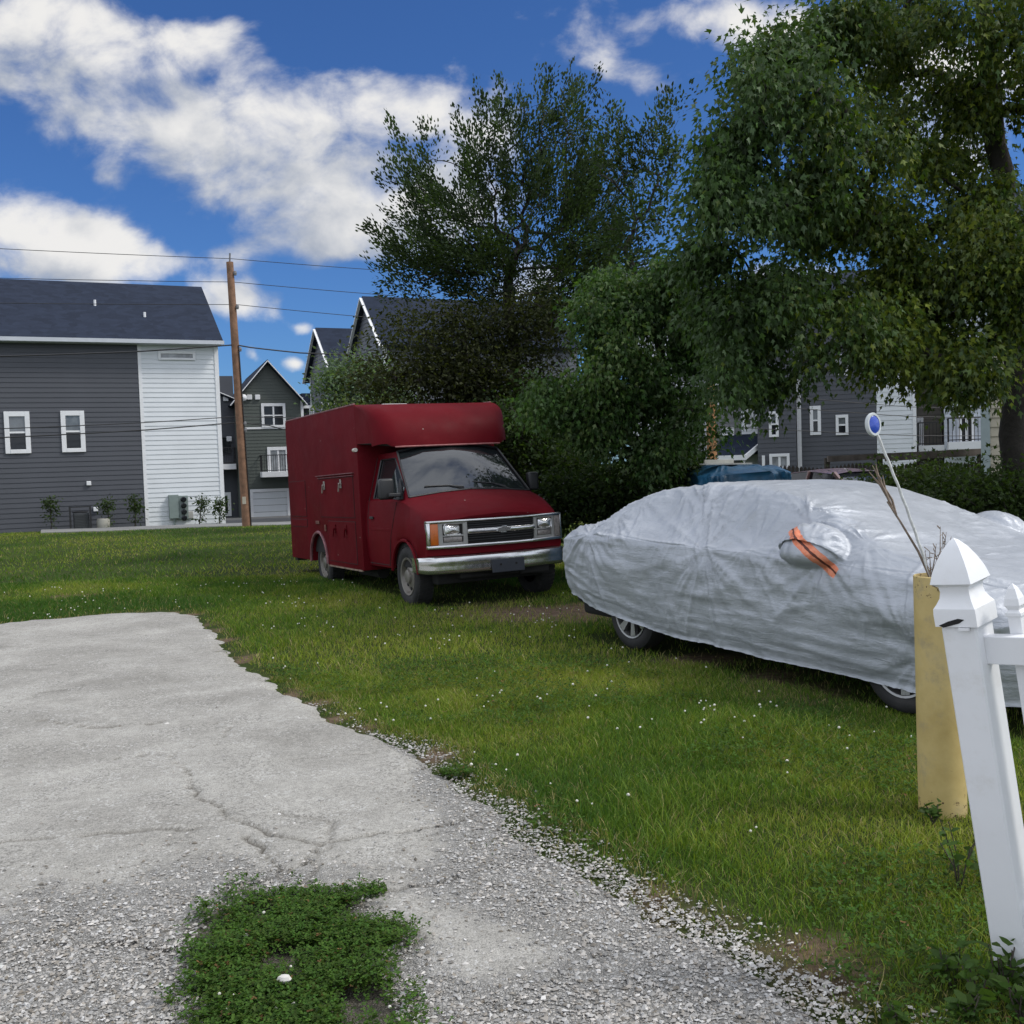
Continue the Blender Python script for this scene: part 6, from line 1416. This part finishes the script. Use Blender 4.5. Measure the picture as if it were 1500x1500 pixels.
# dense dark growth under it
b = at_y(655, 745, 19.2); b[2] = -.05
tree('dense_shrub_tree', 'dense dark brownish green shrub tree rising behind the box truck roof', b, [b, at_y(655, 660, 19.2), at_y(660, 560, 19.2), at_y(690, 480, 19.2)],
     bl([(620, 490, .85, .45), (700, 480, 1.0, .5), (780, 480, .9, .6), (580, 545, .70, .5, 0, .9), (660, 560, 1.2, .6, 0, 1.2), (760, 570, 1.2, .7, 0, 1.2), (700, 640, 1.4, .7, 0, 1.2), (600, 620, .9, .55), (810, 640, .9, .8), (545, 585, .45, .35, .3, .7)], 19.0, 1.1),
     620, 62, .085, 'oval', [(.022, .028, .012), (.034, .040, .015), (.046, .055, .020)], .12, 15, spread=.26, droop=.25, tipr=.005)
b = at_y(515, 740, 30.0); b[2] = -.05
tree('pale_shrub_tree', 'pale bluish green young tree before the gabled townhouses', b, [b, at_y(515, 660, 30), at_y(518, 590, 30)],
     bl([(520, 545, 1.0, .55), (500, 580, .85, .5), (560, 560, .8, .55), (535, 600, 1.1, .5), (490, 610, .5, .35), (575, 600, .8, .6)], 30, .9), 220, 46, .13, 'oval', [(.075, .115, .075), (.105, .150, .095), (.13, .17, .11)], .09, 16, spread=.26, droop=.1, tipr=.006)
# bushes at ground level
def bush(label, px, py, Y, masses, ncl, seed, cols, n=56, ls=.085, name='bush', kind='oval', spread=.22):
    b = at_y(px, py, Y); b[2] = -.03
    return tree(name, label, b, [b, b + np.array((.0, 0, .35)), b + np.array((.03, 0, .7))], bl(masses, Y, .7), ncl, n, ls, kind, cols, .035, seed, spread=spread, droop=.2, tipr=.004, cat='bush', group='bushes round the lot')
bush('dark bush crowding the far side of the truck bonnet', 790, 755, 16.6, [(770, 660, .7, .6), (800, 720, .7, .5), (745, 620, .5, .5), (820, 660, .6, .6)], 150, 21, G_DARK)
bush('dark bush behind the boot of the covered car', 900, 755, 15.4, [(880, 690, .8, .5), (930, 720, .8, .45), (850, 730, .6, .42), (960, 750, .5, .3), (820, 750, .4, .3)], 190, 22, G_DARK)
bush('dark bush left of the blue tarp', 1000, 755, 14.6, [(990, 690, .6, .45), (1010, 730, .6, .4), (960, 650, .5, .4)], 130, 23, G_DARK)
bush('low leafy bush left of the maple trunk beyond the car roof', 1340, 760, 13.5, [(1320, 708, .5, .22), (1370, 708, .55, .20), (1280, 722, .4, .16), (1350, 745, .7, .3)], 150, 24, G_DARK[1:] + [(.05, .078, .022)], kind='maple', ls=.075)
bush('broad dark bush at the foot of the big maple', 1450, 770, 12.0, [(1420, 715, .5, .20), (1470, 720, .5, .24), (1500, 735, .6, .4), (1430, 760, .7, .35)], 190, 25, G_DARK[1:], kind='maple', ls=.075)
bush('dark hedge growth behind the covered car windshield', 1400, 780, 12.8, [(1390, 755, .6, .3), (1450, 790, .6, .35), (1500, 790, .6, .4)], 120, 26, G_DARK, kind='oval')
bush('small bush showing between the truck roof and the shrub tree', 560, 740, 24.0, [(500, 612, .5, .25), (560, 605, .6, .3), (530, 650, .7, .5)], 90, 27, [(.06, .085, .03), (.09, .115, .04)], ls=.10)
# saplings along the townhouse wall
for i, (px, yt, yb, lean, lab) in enumerate(((74, 735, 781, 0, 'thin sapling left of the condenser by the charcoal wall'), (158, 737, 778, 0, 'bushy sapling right of the condenser by the charcoal wall'), (198, 732, 775, 0, 'wispy sapling at the joint of the charcoal and white walls'), (292, 727, 770, 10, 'leaning sapling against the white wall right of the meter bank'), (322, 736, 768, 0, 'leafy shrub at the corner of the white wall'))):
    x, z0 = FA.pxy(px, yb, -1.0); x2, z1 = FA.pxy(px + lean * .6, yt, -1.0); o = FA.o + FA.ux * x - FA.n * 1.0; b = np.array((o[0], o[1], FA.o[2] + z0)); tp = np.array((o[0] + (x2 - x) * FA.ux[0], o[1], FA.o[2] + z1)); md = (b + tp) / 2
    wd = .28 if i in (1, 4) else .16
    tree('sapling', lab, b, [b, md, tp], [(*(tp - np.array((0, 0, .15))), wd, wd, .30), (*(md * .4 + tp * .6), wd * .9, wd, .35), (*(md + np.array((.05, 0, -.1))), wd * .6, wd, .35, .6)], 20, 16, .12, 'oval', [(.03, .05, .018), (.05, .075, .028)], .022, 40 + i, spread=.13, droop=.2, tipr=.008, group='saplings by the townhouse wall', cat='sapling')
# broad-leaved weeds at the foot of the fence post
def weed(label, p, n, h, ls, seed):
    r = np.random.default_rng(seed); P = []; A = []; t = thing('weed', label, 'weed', (p[0], p[1], 0), group='weeds at the fence'); st = MB()
    for k in range(max(3, n // 7)):
        a = r.uniform(0, 2 * pi); L = h * r.uniform(.5, 1.1); e = np.array((cos(a) * L * .4, sin(a) * L * .4, L)); st.tube([(0, 0, -.02), tuple(e * .5 + r.normal(0, .01, 3)), tuple(e)], [.004, .003, .002], 4)
        for j in range(7): s = r.uniform(.25, 1); b_ = r.uniform(0, 2 * pi); P.append(e * s + r.normal(0, .008, 3)); A.append((cos(b_), sin(b_), r.uniform(-.1, .6)))
    st.build('stem', M['bark'], t); P = np.array(P); c = np.array((.038, .075, .018)) * r.uniform(.7, 1.5, (len(P), 1)) + np.array((.012, .012, .0)) * r.random((len(P), 1))
    make_leaves('leaves', P, np.array(A), ls * r.uniform(.6, 1.2, len(P)), OVAL_V, OVAL_F, c, LEAF, t, r)
for i, (px, py, n, h, ls, lab) in enumerate(((1470, 1455, 60, .17, .052, 'broad leaved weed clump at the foot of the white post'), (1430, 1470, 45, .11, .05, 'low weed clump left of the white post foot'), (1395, 1440, 34, .10, .055, 'small weed between gravel and white post'), (1500, 1500, 60, .14, .056, 'leafy weed in the bottom corner below the white post'), (1405, 1300, 40, .34, .055, 'upright weed growing against the left side of the white post'), (1365, 1205, 40, .10, .05, 'weed tuft at the left foot of the yellow bollard'), (1415, 1500, 40, .10, .06, 'sprawling weed near the bottom edge beside gravel'), (1310, 1500, 30, .07, .05, 'small weed at the gravel edge near the picture bottom'))):
    weed(lab, at_z(px, py), n, h, ls, 60 + i)
sl = at_z(418, 1466); st_ = MB(); st_.lathe([(0, -.010), (.013, -.009), (.019, 0), (.014, .010), (.006, .013), (0, .014)], 9)
st_.v = [(x * 1.25 + .003 * sin(9 * y * 40), y * .9, z) for x, y, z in st_.v]
so = st_.build('pale_rock', mat('white_stone', (.55, .53, .50), .8, var=.15, vscale=40), smooth=30); so.location = (sl[0], sl[1], .072); tag(so, 'single white stone lying on the clover patch', 'stone')
